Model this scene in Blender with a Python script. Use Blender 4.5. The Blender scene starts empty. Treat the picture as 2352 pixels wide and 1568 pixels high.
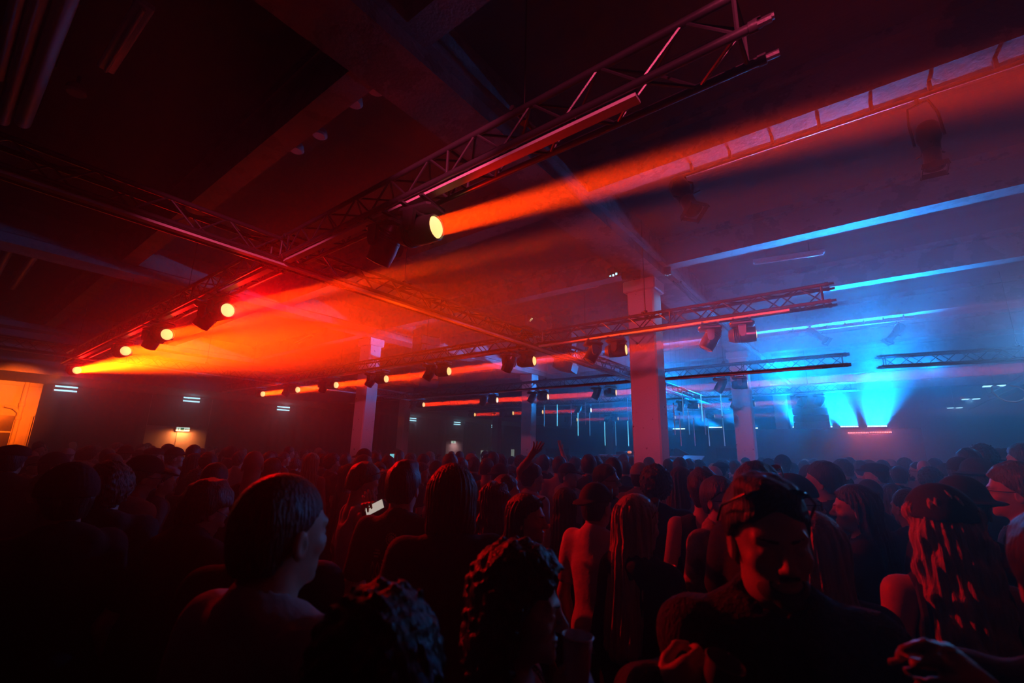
import bpy, math, random
import numpy as np
from mathutils import Vector, Matrix

# ------------------------------------------------------------------ camera, world, exposure, haze amount
SC = bpy.context.scene
COL = SC.collection
IW, IH, FPX = 2352.0, 1568.0, 1043.0
PITCH, ROLL, YAW, EYE = math.radians(13.5), math.radians(1.29), math.radians(37.9), 1.85

def _basis():
    cy, sy, cp, sp, cr, sr = math.cos(YAW), math.sin(YAW), math.cos(PITCH), math.sin(PITCH), math.cos(ROLL), math.sin(ROLL)
    def hall(v):
        return Vector((v[0]*cy - v[1]*sy, v[0]*sy + v[1]*cy, v[2]))
    fwd = hall((0, cp, sp)); xr = hall((1, 0, 0)); up = hall((0, -sp, cp))
    return fwd, xr*cr + up*sr, up*cr - xr*sr
FWD, RIGHT, UP = _basis()
cam_data = bpy.data.cameras.new('camera')
cam_data.sensor_width = 36.0
cam_data.lens = 36.0*FPX/IW
cam_data.clip_start, cam_data.clip_end = 0.05, 200
cam_data.dof.use_dof = True
cam_data.dof.focus_distance = 7.0
cam_data.dof.aperture_fstop = 2.8
cam = bpy.data.objects.new('camera', cam_data)
COL.objects.link(cam)
cam.matrix_world = Matrix(((RIGHT.x, UP.x, -FWD.x, 0), (RIGHT.y, UP.y, -FWD.y, 0), (RIGHT.z, UP.z, -FWD.z, EYE), (0, 0, 0, 1)))
SC.camera = cam

world = bpy.data.worlds.new('dark_hall'); SC.world = world
world.use_nodes = True
world.node_tree.nodes['Background'].inputs[0].default_value = (0.25, 0.3, 1, 1)
world.node_tree.nodes['Background'].inputs[1].default_value = 0.0
SC.view_settings.view_transform = 'Standard'
SC.view_settings.look = 'None'
SC.view_settings.exposure = 0.0
SC.view_settings.gamma = 1.0
SC.view_settings.use_curve_mapping = False
cy = SC.cycles
cy.max_bounces, cy.diffuse_bounces, cy.glossy_bounces, cy.transmission_bounces, cy.volume_bounces = 4, 2, 2, 2, 0
cy.transparent_max_bounces = 4
cy.sample_clamp_indirect = 2.0
cy.use_denoising = True
cy.caustics_reflective = cy.caustics_refractive = False
HAZE_DENSITY, HAZE_G = 0.030, 0.85

# beam colours (linear) and strengths
ORANGE = (1.0, 0.026, 0.0002)
ORANGE_NEAR = (1.0, 0.038, 0.0002)
RED = (1.0, 0.0015, 0.0025)
BLUE = (0.0, 0.27, 1.0)
K_BEAM, K_SPILL, K_BLUE = 1.0, 1.0, 1.0

def ray(x, y):
    """Viewing direction through a photograph pixel, scaled so that its depth is 1."""
    return FWD + RIGHT*((x - IW/2)/FPX) - UP*((y - IH/2)/FPX)
CAMP = Vector((0, 0, EYE))
def at_z(x, y, z): d = ray(x, y); return CAMP + d*((z - EYE)/d.z)
def at_y(x, y, Y): d = ray(x, y); return CAMP + d*(Y/d.y)
def at_x(x, y, X): d = ray(x, y); return CAMP + d*(X/d.x)
def at_d(x, y, depth): return CAMP + ray(x, y)*depth

# ------------------------------------------------------------------ materials
def mat(name, color, rough=0.6, metal=0.0, noise=0.0, nscale=8.0, bump=0.0, bscale=60.0, spec=0.5, emit=None, estr=0.0, color2=None, stretch=None):
    m = bpy.data.materials.new(name); m.use_nodes = True
    nt = m.node_tree; b = nt.nodes['Principled BSDF']
    b.inputs['Base Color'].default_value = (*color, 1)
    b.inputs['Roughness'].default_value = rough
    b.inputs['Metallic'].default_value = metal
    b.inputs['Specular IOR Level'].default_value = spec
    if noise > 0 or bump > 0:
        tc = nt.nodes.new('ShaderNodeTexCoord')
        mp = nt.nodes.new('ShaderNodeMapping'); nt.links.new(tc.outputs['Object'], mp.inputs['Vector'])
        if stretch: mp.inputs['Scale'].default_value = stretch
    if noise > 0:
        n = nt.nodes.new('ShaderNodeTexNoise'); n.inputs['Scale'].default_value = nscale; n.inputs['Detail'].default_value = 5
        nt.links.new(mp.outputs['Vector'], n.inputs['Vector'])
        r = nt.nodes.new('ShaderNodeValToRGB')
        c2 = color2 if color2 else tuple(c*(1 - noise) for c in color)
        r.color_ramp.elements[0].position, r.color_ramp.elements[1].position = 0.35, 0.65
        r.color_ramp.elements[0].color, r.color_ramp.elements[1].color = (*c2, 1), (*color, 1)
        nt.links.new(n.outputs['Fac'], r.inputs['Fac']); nt.links.new(r.outputs['Color'], b.inputs['Base Color'])
    if bump > 0:
        n2 = nt.nodes.new('ShaderNodeTexNoise'); n2.inputs['Scale'].default_value = bscale; n2.inputs['Detail'].default_value = 4
        nt.links.new(mp.outputs['Vector'], n2.inputs['Vector'])
        bp = nt.nodes.new('ShaderNodeBump'); bp.inputs['Strength'].default_value = bump; bp.inputs['Distance'].default_value = 0.02
        nt.links.new(n2.outputs['Fac'], bp.inputs['Height']); nt.links.new(bp.outputs['Normal'], b.inputs['Normal'])
    if emit:
        b.inputs['Emission Color'].default_value = (*emit, 1); b.inputs['Emission Strength'].default_value = estr
        m.cycles.emission_sampling = 'NONE'
    return m

def paint_chips(name, base, under, scale, thresh, rough=0.55):
    """Old paint with chips and peeled patches that show the concrete under it."""
    m = mat(name, base, rough, bump=0.35, bscale=25)
    nt = m.node_tree; b = nt.nodes['Principled BSDF']
    tc = nt.nodes.new('ShaderNodeTexCoord')
    n = nt.nodes.new('ShaderNodeTexNoise'); n.inputs['Scale'].default_value = scale; n.inputs['Detail'].default_value = 7; n.inputs['Roughness'].default_value = 0.65
    nt.links.new(tc.outputs['Object'], n.inputs['Vector'])
    r = nt.nodes.new('ShaderNodeValToRGB'); r.color_ramp.interpolation = 'LINEAR'
    r.color_ramp.elements[0].position, r.color_ramp.elements[1].position = thresh, thresh + 0.02
    r.color_ramp.elements[0].color, r.color_ramp.elements[1].color = (*under, 1), (*base, 1)
    nt.links.new(n.outputs['Fac'], r.inputs['Fac']); nt.links.new(r.outputs['Color'], b.inputs['Base Color'])
    return m

M = {}
M['concrete'] = mat('ceiling_concrete', (0.16, 0.155, 0.15), 0.85, noise=0.25, nscale=1.3, bump=0.3, bscale=18, stretch=(0.4, 1.6, 1))
M['beam'] = paint_chips('peeling_beam_paint', (0.20, 0.195, 0.19), (0.12, 0.115, 0.11), 2.2, 0.46)
M['column'] = paint_chips('chipped_column_paint', (0.78, 0.76, 0.74), (0.12, 0.11, 0.10), 6.5, 0.335)
M['drape'] = mat('black_drape', (0.014, 0.012, 0.014), 0.9, bump=0.4, bscale=6, stretch=(1, 1, 0.05))
M['white_wall'] = mat('painted_wall', (0.55, 0.52, 0.46), 0.7, noise=0.12, nscale=3, bump=0.15, bscale=30)
M['door'] = mat('pale_door_paint', (0.60, 0.52, 0.44), 0.5, noise=0.1, nscale=4, bump=0.08, bscale=40)
M['glass_dark'] = mat('dark_window_glass', (0.04, 0.03, 0.03), 0.12)
M['floor'] = mat('dark_floor', (0.05, 0.045, 0.045), 0.55, noise=0.4, nscale=2, bump=0.1, bscale=20)
M['truss'] = mat('black_truss_metal', (0.035, 0.033, 0.035), 0.32, metal=0.35, bump=0.05, bscale=80)
M['rail'] = mat('pale_rail_profile', (0.45, 0.44, 0.44), 0.45, metal=0.0, noise=0.15, nscale=5)
M['lamp'] = mat('black_lamp_plastic', (0.022, 0.021, 0.023), 0.30, bump=0.05, bscale=90)
M['lamp_metal'] = mat('dark_lamp_metal', (0.08, 0.08, 0.085), 0.3, metal=0.8)
M['lens_lit'] = mat('lit_lens', (0.9, 0.7, 0.4), 0.2, emit=(1.0, 0.62, 0.20), estr=1.6)
M['lens_off'] = mat('dark_lens', (0.05, 0.05, 0.06), 0.08)
M['speaker'] = mat('black_speaker_paint', (0.018, 0.018, 0.02), 0.5, bump=0.15, bscale=120)
M['grille'] = mat('speaker_grille', (0.014, 0.014, 0.016), 0.6, bump=0.5, bscale=260)
M['cyan_tube'] = mat('cyan_lamp_tube', (0.6, 0.9, 1.0), 0.3, emit=(0.40, 0.86, 1.0), estr=2.2)
M['blue_led'] = mat('blue_white_led', (0.6, 0.9, 1.0), 0.3, emit=(0.55, 0.92, 1.0), estr=5.0)
M['red_led'] = mat('red_led', (1.0, 0.5, 0.45), 0.3, emit=(1.0, 0.30, 0.25), estr=2.6)
M['tube_cyan'] = mat('cyan_led_tube', (0.5, 0.8, 0.9), 0.3, emit=(0.06, 0.42, 0.72), estr=0.40)
M['tube_dim'] = mat('dim_led_tube', (0.55, 0.5, 0.55), 0.3, emit=(0.35, 0.18, 0.30), estr=0.14)
M['tube_bright'] = mat('bright_led_tube', (0.5, 0.9, 1.0), 0.3, emit=(0.12, 0.72, 1.0), estr=1.3)
M['cable'] = mat('black_cable', (0.02, 0.02, 0.02), 0.5)
M['steel'] = mat('grey_steel', (0.28, 0.28, 0.30), 0.35, metal=0.9, noise=0.2, nscale=12)
M['exit_face'] = mat('lit_exit_face', (0.9, 0.95, 0.9), 0.4, emit=(0.75, 1.0, 0.82), estr=1.3)
M['exit_green'] = mat('exit_green', (0.02, 0.35, 0.22), 0.4, emit=(0.02, 0.42, 0.25), estr=0.6)
M['white_lamp'] = mat('white_fitting', (0.65, 0.66, 0.68), 0.4, noise=0.05, nscale=10)
M['table'] = mat('pale_table_board', (0.42, 0.41, 0.42), 0.5, noise=0.2, nscale=8)

# ------------------------------------------------------------------ mesh helpers
class MB:
    def __init__(self): self.v = []; self.f = []; self.mi = []; self.cur = 0
    def add(self, vs, fs):
        o = len(self.v); self.v += [tuple(p) for p in vs]
        self.f += [tuple(o + i for i in f) for f in fs]; self.mi += [self.cur]*len(fs)
    def box(self, c, s, R=None, bev=0.0):
        hx, hy, hz = s[0]/2, s[1]/2, s[2]/2
        if bev <= 0:
            P = [Vector((x*hx, y*hy, z*hz)) for z in (-1, 1) for y in (-1, 1) for x in (-1, 1)]
            F = [(0, 2, 3, 1), (4, 5, 7, 6), (0, 1, 5, 4), (2, 6, 7, 3), (0, 4, 6, 2), (1, 3, 7, 5)]
        else:
            b = min(bev, hx*0.9, hy*0.9, hz*0.9); P = []; F = []
            prof = [(hx - b, hy), (hx, hy - b), (hx, -hy + b), (hx - b, -hy), (-hx + b, -hy), (-hx, -hy + b), (-hx, hy - b), (-hx + b, hy)]
            for z, k in ((-hz, b), (-hz + b, 0), (hz - b, 0), (hz, b)):
                for (x, y) in prof:
                    P.append(Vector((x - math.copysign(min(k, abs(x)), x), y - math.copysign(min(k, abs(y)), y), z)))
            for r in range(3):
                for i in range(8):
                    j = (i + 1) % 8
                    F.append((r*8 + j, r*8 + i, (r + 1)*8 + i, (r + 1)*8 + j))
            F.append(tuple(range(8))); F.append(tuple(24 + i for i in reversed(range(8))))
        c = Vector(c)
        self.add([(R @ p if R is not None else p) + c for p in P], F)
        return self
    def tube(self, pts, r, n=8, caps=True):
        pts = [Vector(p) for p in pts]; rs = r if isinstance(r, (list, tuple)) else [r]*len(pts)
        V = []; F = []; prev = None
        for i, p in enumerate(pts):
            t = (pts[min(i + 1, len(pts) - 1)] - pts[max(i - 1, 0)]).normalized()
            if prev is None:
                a = Vector((0, 0, 1)) if abs(t.z) < 0.9 else Vector((1, 0, 0))
                u = t.cross(a).normalized()
            else:
                u = (prev - t*prev.dot(t)).normalized()
            prev = u; w = t.cross(u)
            for k in range(n):
                an = 2*math.pi*k/n
                V.append(p + (u*math.cos(an) + w*math.sin(an))*rs[i])
        for i in range(len(pts) - 1):
            for k in range(n):
                k2 = (k + 1) % n
                F.append((i*n + k, i*n + k2, (i + 1)*n + k2, (i + 1)*n + k))
        if caps:
            F.append(tuple(reversed(range(n)))); F.append(tuple((len(pts) - 1)*n + k for k in range(n)))
        self.add(V, F); return self
    def lathe(self, prof, n=20, T=None):
        """prof: (radius, height) along local z."""
        V = []; F = []
        for (r, h) in prof:
            for k in range(n):
                a = 2*math.pi*k/n; V.append(Vector((r*math.cos(a), r*math.sin(a), h)))
        for i in range(len(prof) - 1):
            for k in range(n):
                k2 = (k + 1) % n
                F.append((i*n + k, i*n + k2, (i + 1)*n + k2, (i + 1)*n + k))
        F.append(tuple(reversed(range(n)))); F.append(tuple((len(prof) - 1)*n + k for k in range(n)))
        self.add([T @ p if T is not None else p for p in V], F); return self
    def prism(self, poly, z0, z1, T=None):
        n = len(poly)
        V = [Vector((x, y, z0)) for x, y in poly] + [Vector((x, y, z1)) for x, y in poly]
        F = [tuple(reversed(range(n))), tuple(range(n, 2*n))] + [(i, (i + 1) % n, n + (i + 1) % n, n + i) for i in range(n)]
        self.add([T @ p if T is not None else p for p in V], F); return self
    def obj(self, name, m, parent=None, smooth=True):
        me = bpy.data.meshes.new(name); me.from_pydata(self.v, [], self.f)
        for k in (m if isinstance(m, (list, tuple)) else [m]): me.materials.append(k)
        if isinstance(m, (list, tuple)): me.polygons.foreach_set('material_index', self.mi)
        if smooth and len(self.f):
            me.polygons.foreach_set('use_smooth', [True]*len(self.f))
            try: me.set_sharp_from_angle(angle=math.radians(38))
            except Exception: pass
        me.update()
        o = bpy.data.objects.new(name, me); COL.objects.link(o)
        if parent is not None: o.parent = parent
        return o
def tag(o, label, cat, group=None, kind=None):
    if label: o['label'] = label
    if cat: o['category'] = cat
    if group: o['group'] = group
    if kind: o['kind'] = kind
    return o
def thing(name, label, cat, loc=(0, 0, 0), rz=0.0, group=None, rot=None):
    o = bpy.data.objects.new(name, None); COL.objects.link(o); o.empty_display_size = 0.1
    o.location = loc
    o.rotation_euler = rot if rot is not None else (0, 0, rz)
    return tag(o, label, cat, group)
def struct(name, mb, m, label=None):
    o = mb.obj(name, m, smooth=False); o['kind'] = 'structure'
    if label: o['label'] = label; o['category'] = name.split('_')[0]
    return o
def dup(root, loc=None, rot=None, label=None, group=None):
    r = root.copy(); COL.objects.link(r)
    if loc is not None: r.location = loc
    if rot is not None: r.rotation_euler = rot
    if label: r['label'] = label
    if group: r['group'] = group
    for ch in list(root.children):
        if ch.type == 'LIGHT': continue
        c = ch.copy(); COL.objects.link(c); c.parent = r
        for g in list(ch.children):
            d = g.copy(); COL.objects.link(d); d.parent = c
    return r
def aim_matrix(d, loc):
    """Local -Z points along d."""
    z = -Vector(d).normalized(); a = Vector((0, 0, 1)) if abs(z.z) < 0.95 else Vector((1, 0, 0))
    x = a.cross(z).normalized(); y = z.cross(x)
    return Matrix(((x.x, y.x, z.x, loc[0]), (x.y, y.y, z.y, loc[1]), (x.z, y.z, z.z, loc[2]), (0, 0, 0, 1)))
def spot(loc, d, color, watts, angle, blend=0.6, size=0.07, name='beam_light'):
    L = bpy.data.lights.new(name, 'SPOT'); L.color = color; L.energy = watts
    L.spot_size = math.radians(angle); L.spot_blend = blend; L.shadow_soft_size = size
    o = bpy.data.objects.new(name, L); COL.objects.link(o); o.matrix_world = aim_matrix(d, loc); return o
def disc(loc, d, color, watts, dia, spread, name='beam_light'):
    L = bpy.data.lights.new(name, 'AREA'); L.color = color; L.energy = watts; L.shape = 'DISK'
    L.size = dia; L.spread = math.radians(spread)
    o = bpy.data.objects.new(name, L); COL.objects.link(o); o.matrix_world = aim_matrix(d, loc); return o
def area(loc, d, color, watts, sx, sy, spread=180, name='bar_light', xdir=None):
    L = bpy.data.lights.new(name, 'AREA'); L.color = color; L.energy = watts; L.shape = 'RECTANGLE'
    L.size, L.size_y = sx, sy; L.spread = math.radians(spread)
    o = bpy.data.objects.new(name, L); COL.objects.link(o)
    if xdir is None: o.matrix_world = aim_matrix(d, loc)
    else:
        z = -Vector(d).normalized(); x = Vector(xdir); x = (x - z*x.dot(z)).normalized(); y = z.cross(x)
        o.matrix_world = Matrix(((x.x, y.x, z.x, loc[0]), (x.y, y.y, z.y, loc[1]), (x.z, y.z, z.z, loc[2]), (0, 0, 0, 1)))
    return o

# ------------------------------------------------------------------ the hall
XL, XR, YB, YF, ZC = -25.0, 9.0, -5.0, 36.0, 5.95
struct('floor', MB().box(((XL + XR)/2, (YB + YF)/2, -0.1), (XR - XL + 1, YF - YB + 1, 0.2)), M['floor'])
struct('ceiling', MB().box(((XL + XR)/2, (YB + YF)/2, ZC + 0.1), (XR - XL + 1, YF - YB + 1, 0.2)), M['concrete'])
struct('wall_right', MB().box((XR + 0.1, (YB + YF)/2, ZC/2), (0.2, YF - YB + 0.6, ZC)), M['drape'])
struct('wall_front', MB().box(((XL + XR)/2, YF + 0.1, ZC/2), (XR - XL, 0.2, ZC)), M['drape'])
struct('wall_back', MB().box(((XL + XR)/2, YB - 0.1, ZC/2), (XR - XL, 0.2, ZC)), M['drape'])
struct('wall_left', MB().box((XL - 0.1, (YB + YF)/2, ZC/2), (0.2, YF - YB + 0.6, ZC)), M['white_wall'])

# concrete beams: primary ones along the column rows, ribs across
for i, (bx, w, zb) in enumerate(((-3.1, 0.62, 5.25), (-12.0, 0.62, 5.25), (-20.8, 0.62, 5.25), (5.8, 0.62, 5.25))):
    mb = MB(); mb.box((bx, (YB + YF)/2, (zb + ZC)/2), (w, YF - YB, ZC - zb))
    mb.box((bx, (YB + YF)/2, zb + 0.22), (w + 0.16, YF - YB, 0.10))
    struct('ceiling_beam', mb, M['beam'])
RIBS = (-1.2, 2.05, 5.3, 8.45, 11.6, 14.8, 18.0, 21.2, 24.4, 27.6, 30.8)
for y in RIBS:
    mb = MB()
    for x0, x1 in ((XL, -21.11), (-20.49, -12.31), (-11.69, -3.41), (-2.79, 5.49), (6.11, XR)):
        mb.box(((x0 + x1)/2, y, (5.42 + ZC)/2), (x1 - x0, 0.28, ZC - 5.42))
        mb.box(((x0 + x1)/2, y, ZC - 0.05), (x1 - x0, 0.50, 0.10))
    struct('ceiling_rib', mb, M['beam'])
# columns
CW = 0.545
for n, (cx, cyy) in enumerate(((-3.28, 8.55), (-3.19, 16.6), (-3.19, 25.2), (-12.45, 8.55), (-12.1, 16.9), (-12.1, 25.2), (-20.8, 16.9), (-20.8, 25.2), (5.8, 16.6), (5.8, 25.2))):
    mb = MB(); mb.box((cx, cyy, 5.25/2), (CW, CW*0.8, 5.25), bev=0.03)
    mb.box((cx, cyy, 5.25 - 0.12), (CW + 0.12, CW*0.8 + 0.12, 0.24), bev=0.02)
    mb.box((cx, cyy, 0.05), (CW + 0.06, CW*0.8 + 0.06, 0.10), bev=0.01)
    struct('column', mb, M['column'])

# ------------------------------------------------------------------ haze
hm = bpy.data.materials.new('haze'); hm.use_nodes = True
nt = hm.node_tree; nt.nodes.clear()
out = nt.nodes.new('ShaderNodeOutputMaterial'); vs = nt.nodes.new('ShaderNodeVolumeScatter')
vs.inputs['Color'].default_value = (1, 1, 1, 1); vs.inputs['Density'].default_value = HAZE_DENSITY; vs.inputs['Anisotropy'].default_value = HAZE_G
nt.links.new(vs.outputs[0], out.inputs['Volume'])
hz = MB().box(((XL + XR)/2, (YB + YF)/2, ZC/2), (XR - XL + 4, YF - YB + 4, ZC + 2)).obj('haze', hm, smooth=False)
tag(hz, 'thin stage haze filling the whole hall', 'haze', kind='stuff')

# ------------------------------------------------------------------ trusses
ZT = 3.9            # axis of the bottom chords
HT = 0.24
def make_truss(p0, p1, label, rail=True, cables=(), rail_cut=0.0, endcap=True, zt=ZT):
    p0, p1 = Vector((*p0, zt)), Vector((*p1, zt)); L = (p1 - p0).length
    rz = math.atan2(p1.y - p0.y, p1.x - p0.x)
    t = thing('lighting_truss', label, 'truss', p0, rz, 'lighting trusses under the ceiling')
    for (y, z) in ((-HT/2, 0), (HT/2, 0), (-HT/2, HT), (HT/2, HT)):
        mb = MB().tube([(0.06, y, z), (L - 0.06, y, z)], 0.025, 10)
        if endcap:
            mb.tube([(L - 0.07, y, z), (L, y, z)], [0.019, 0.019], 8); mb.tube([(0, y, z), (0.07, y, z)], 0.019, 8)
            mb.tube([(L - 0.10, y, z), (L - 0.06, y, z)], 0.031, 10); mb.tube([(0.06, y, z), (0.10, y, z)], 0.031, 10)
        mb.obj('chord', M['truss'], t)
    mb = MB(); n = max(2, int(round((L - 0.3)/0.26))); st = (L - 0.3)/n
    for i in range(n):
        xa, xb = 0.15 + i*st, 0.15 + (i + 1)*st
        u = i % 2
        mb.tube([(xa, -HT/2, HT*u), (xb, -HT/2, HT*(1 - u))], 0.010, 6, False)
        mb.tube([(xa, HT/2, HT*(1 - u)), (xb, HT/2, HT*u)], 0.010, 6, False)
        mb.tube([(xa, -HT/2 + HT*u, 0), (xb, HT/2 - HT*u, 0)], 0.010, 6, False)
        mb.tube([(xa, HT/2 - HT*u, HT), (xb, -HT/2 + HT*u, HT)], 0.010, 6, False)
    for k in range(int(L/2.5) + 2):
        x = min(0.15 + k*2.5, L - 0.15)
        for y in (-HT/2, HT/2): mb.tube([(x, y, 0), (x, y, HT)], 0.012, 6, False)
        for z in (0, HT): mb.tube([(x, -HT/2, z), (x, HT/2, z)], 0.012, 6, False)
    mb.obj('lacing', M['truss'], t)
    if rail:
        MB().box(((L - rail_cut)/2 + 0.02, -HT/2 + 0.065, -0.032), (L - rail_cut - 0.04, 0.075, 0.036)).obj('rail', M['rail'], t)
    for x in cables:
        MB().tube([(x, 0, HT + 0.02), (x, 0, ZC - zt)], 0.006, 6).tube([(x, -HT/2 - 0.03, HT + 0.03), (x, HT/2 + 0.03, HT + 0.03)], 0.02, 8).tube([(x, 0, HT), (x, 0, HT + 0.10)], 0.035, 8).obj('suspension_cable', M['cable'], t)
    return t
YC = {1: 2.25, 2: 7.3, 3: 12.6, 4: 17.5, 5: 22.5}
XA, XB, XEND = -5.15, -15.5, -0.12
g = HT/2 + 0.045
ordn = {1: 'nearest', 2: 'second', 3: 'third', 4: 'fourth', 5: 'farthest'}
make_truss((XA, -3.0), (XA, 23.4), 'long black truss crossing in front of the tall pillar and running towards the stage', cables=(7.0, 12.5, 17.5, 22.5), endcap=False)
make_truss((XB, -2.0), (XB, 23.4), 'long black truss on the far left, parallel to the one that crosses the pillar', cables=(7.0, 12.5, 17.5, 22.5), endcap=False)
for k in (1, 2, 3, 4, 5):
    y = YC[k]
    if k < 5:
        make_truss((XA + g, y), (XEND, y), f'right end piece of the {ordn[k]} cross truss, its open end hanging free', rail_cut=0.55 + 0.15*(k == 1), cables=(2.2,) if k > 1 else (3.3,))
    make_truss((XB + g, y), (XA - g, y), f'middle piece of the {ordn[k]} cross truss, between the two long trusses', cables=(3.3, 7.0))
    xl = {1: -17.3, 2: -20.2, 3: -19.5, 4: -19.5, 5: -19.0}[k]
    make_truss((xl, y), (XB - g, y), f'left end piece of the {ordn[k]} cross truss beyond the far long truss', cables=((XB - g - xl)*0.5,))
make_truss((0.35, 13.6), (5.2, 14.3), 'hazy blue truss to the right, sloping down behind the third cross truss', rail=False, cables=(2.4,), zt=3.95)

# ------------------------------------------------------------------ moving heads
BEAM = Vector((0.98687, 0.16151, 0.0))
def head_proto(lit):
    t = thing('moving_head', 'x', 'spotlight', (0, 0, 0))
    for x in (-0.11, 0.11):
        MB().box((x, 0, -0.013), (0.035, 0.30, 0.022)).tube([(x, 0, -0.045), (x, 0, -0.02)], 0.014, 8).obj('clamp', M['lamp_metal'], t)
    mb = MB().box((0, 0, -0.078), (0.34, 0.24, 0.075), bev=0.028)
    mb.lathe([(0.07, -0.13), (0.08, -0.115)], 16)
    mb.obj('base', M['lamp'], t)
    mb = MB()
    for s in (-1, 1):
        mb.prism([(-0.055, -0.122), (0.055, -0.122), (0.045, -0.26), (0.02, -0.295), (-0.02, -0.295), (-0.045, -0.26)], s*0.145 - 0.02, s*0.145 + 0.02,
                 Matrix(((1, 0, 0, 0), (0, 0, 1, 0), (0, 1, 0, 0), (0, 0, 0, 1))))
    mb.box((0, 0, -0.132), (0.11, 0.33, 0.03), bev=0.01)
    mb.obj('yoke', M['lamp'], t)
    tilt = Matrix.Rotation(math.radians(90), 4, 'Y') if lit else Matrix.Rotation(math.radians(150), 4, 'Y')
    T = Matrix.Translation((0, 0, -0.245)) @ tilt
    body = MB().lathe([(0.05, -0.20), (0.085, -0.19), (0.105, -0.14), (0.115, -0.04), (0.118, 0.06), (0.112, 0.12), (0.110, 0.17), (0.098, 0.175), (0.094, 0.160)], 24, T)
    for k in range(4):
        body.lathe([(0.112, -0.125 + k*0.025), (0.119, -0.119 + k*0.025), (0.112, -0.113 + k*0.025)], 24, T)
    h = body.obj('head', M['lamp'], t)
    MB().lathe([(0.092, 0.158), (0.080, 0.172), (0.045, 0.181), (0.010, 0.184)], 24, T).obj('lens', M['lens_lit'] if lit else M['lens_off'], h)
    return t
PROTO = {True: head_proto(True), False: head_proto(False)}
USED = {True: False, False: False}
ONPX = {1: [(177, 838), (287, 797), (381, 760), (520, 705), (997, 524)],
        2: [(603, 901), (683, 891), (771, 882), (886, 868), (1030, 851), (1226, 829), (1437, 803), (1735, 758)],
        3: [(972, 936), (1141, 926), (1258, 919), (1415, 909), (1717, 888)],
        4: [(1090, 955), (1178, 952), (1246, 948), (1357, 944), (1604, 931), (1733, 924)],
        5: [(1325, 958), (1419, 954), (1550, 947), (1640, 950)]}
OFFPX = {1: [(482, 718), (360, 768), (888, 545)],
         2: [(665, 892), (752, 882), (860, 866), (992, 852), (1176, 832), (1380, 808), (1661, 772)],
         3: [(955, 936), (1113, 922), (1232, 917), (1376, 909), (1672, 886)],
         4: [(1156, 951), (1225, 946), (1333, 945), (1578, 932), (1690, 925), (1841, 917), (1882, 914)],
         5: [(1303, 959), (1396, 955), (1529, 949)]}
def place_head(lit, x, y, rz, label, group):
    if not USED[lit]:
        t = PROTO[lit]; USED[lit] = True; t.location = (x, y, ZT - 0.05); t.rotation_euler = (0, 0, rz); t['label'] = label; t['group'] = group
    else:
        t = dup(PROTO[lit], (x, y, ZT - 0.05), (0, 0, rz), label, group)
    return t
num = ['first', 'second', 'third', 'fourth', 'fifth', 'sixth', 'seventh', 'eighth']
LIT = []
for k in ONPX:
    for i, (px, py) in enumerate(ONPX[k]):
        P = at_y(px, py, YC[k]); x = P.x - 0.17
        ang = math.atan2(BEAM.y, BEAM.x)
        place_head(True, x, YC[k], ang, f'moving head spotlight glowing orange, {num[i]} lit one from left on {ordn[k]} cross truss', 'moving heads under the cross trusses')
        LIT.append((k, i, Vector((x, YC[k], ZT - 0.05 - 0.245)) + BEAM*0.20))
    for i, (px, py) in enumerate(OFFPX[k]):
        x = at_y(px, py, YC[k]).x
        for q in sorted((at_y(a, b, YC[k]).x - 0.17 for a, b in ONPX[k]), reverse=True):
            if abs(x - q) < 0.46: x = q - 0.46
        place_head(False, x, YC[k], math.radians(200 + 25*math.sin(i*2.3 + k)), f'unlit black moving head spotlight, {num[i]} dark one from left on {ordn[k]} cross truss', 'moving heads under the cross trusses')
# their light
BW = {1: [(420, 34), (130, 7.5), (60, 4.5), (40, 2.6), (270, 5.5)]}
BEAM2 = Vector((0.9995, 0.03, 0.0))
FAN = {1: Vector((0.968, 0.25, 0.0)), 2: Vector((0.982, 0.19, 0.0)), 3: BEAM, 4: BEAM}
for (k, i, p) in LIT:
    if (k, i) == (1, 0):                      # this one opens into a flat fan of three beams
        for az, w in ((81.5, 200), (75.5, 170), (70.0, 120)):
            disc(p, (math.sin(math.radians(az)), math.cos(math.radians(az)), 0.0), ORANGE_NEAR, w*K_BEAM, 0.16, 7.5)
        continue
    w, a = BW[1][i] if k == 1 else ({2: 150, 3: 130, 4: 85, 5: 45}[k], 2.6)
    if k == 2 and i == 7: w = 30
    disc(p, FAN[i] if k == 1 else BEAM2, ORANGE_NEAR if k == 1 else ORANGE, w*K_BEAM, 0.16, a)
# low spill of one lamp that rakes over the front of the crowd
p_ = [p for (k, i, p) in LIT if (k, i) == (1, 3)][0]
spot(p_ + BEAM*0.03, Vector((0.75, 1.75, 1.35)) - p_, RED, 950*K_SPILL, 34, 1.0, 0.06, 'crowd_spill')
# lens spill: the wide faint glow of a lamp front
for (k, i, p) in LIT:
    if (k == 1) or (k == 2 and i in (0, 2, 4, 6)):
        spot(p + BEAM*0.02, BEAM + Vector((0, 0.30, 0.05)), RED, ((120, 120, 140, 120, 90)[i] if k == 1 else 60)*K_SPILL, 100, 1.0, 0.05, 'lens_spill')
# pink profile spots from behind the crowd, one on the upper part of each pillar
for (x, y) in ((-3.28, 8.3), (-12.45, 8.3), (-3.19, 16.4), (-12.1, 16.6)):
    src = Vector((1.5, -3.6, 4.4)); T = Vector((x, y, 3.4)); d_ = (T - src).length
    spot(src, T - src, (1.0, 0.075, 0.20), 2500*(d_/13)**2, 2*math.degrees(math.atan(2.1/d_)), 0.7, 0.06, 'pink_wash')

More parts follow.
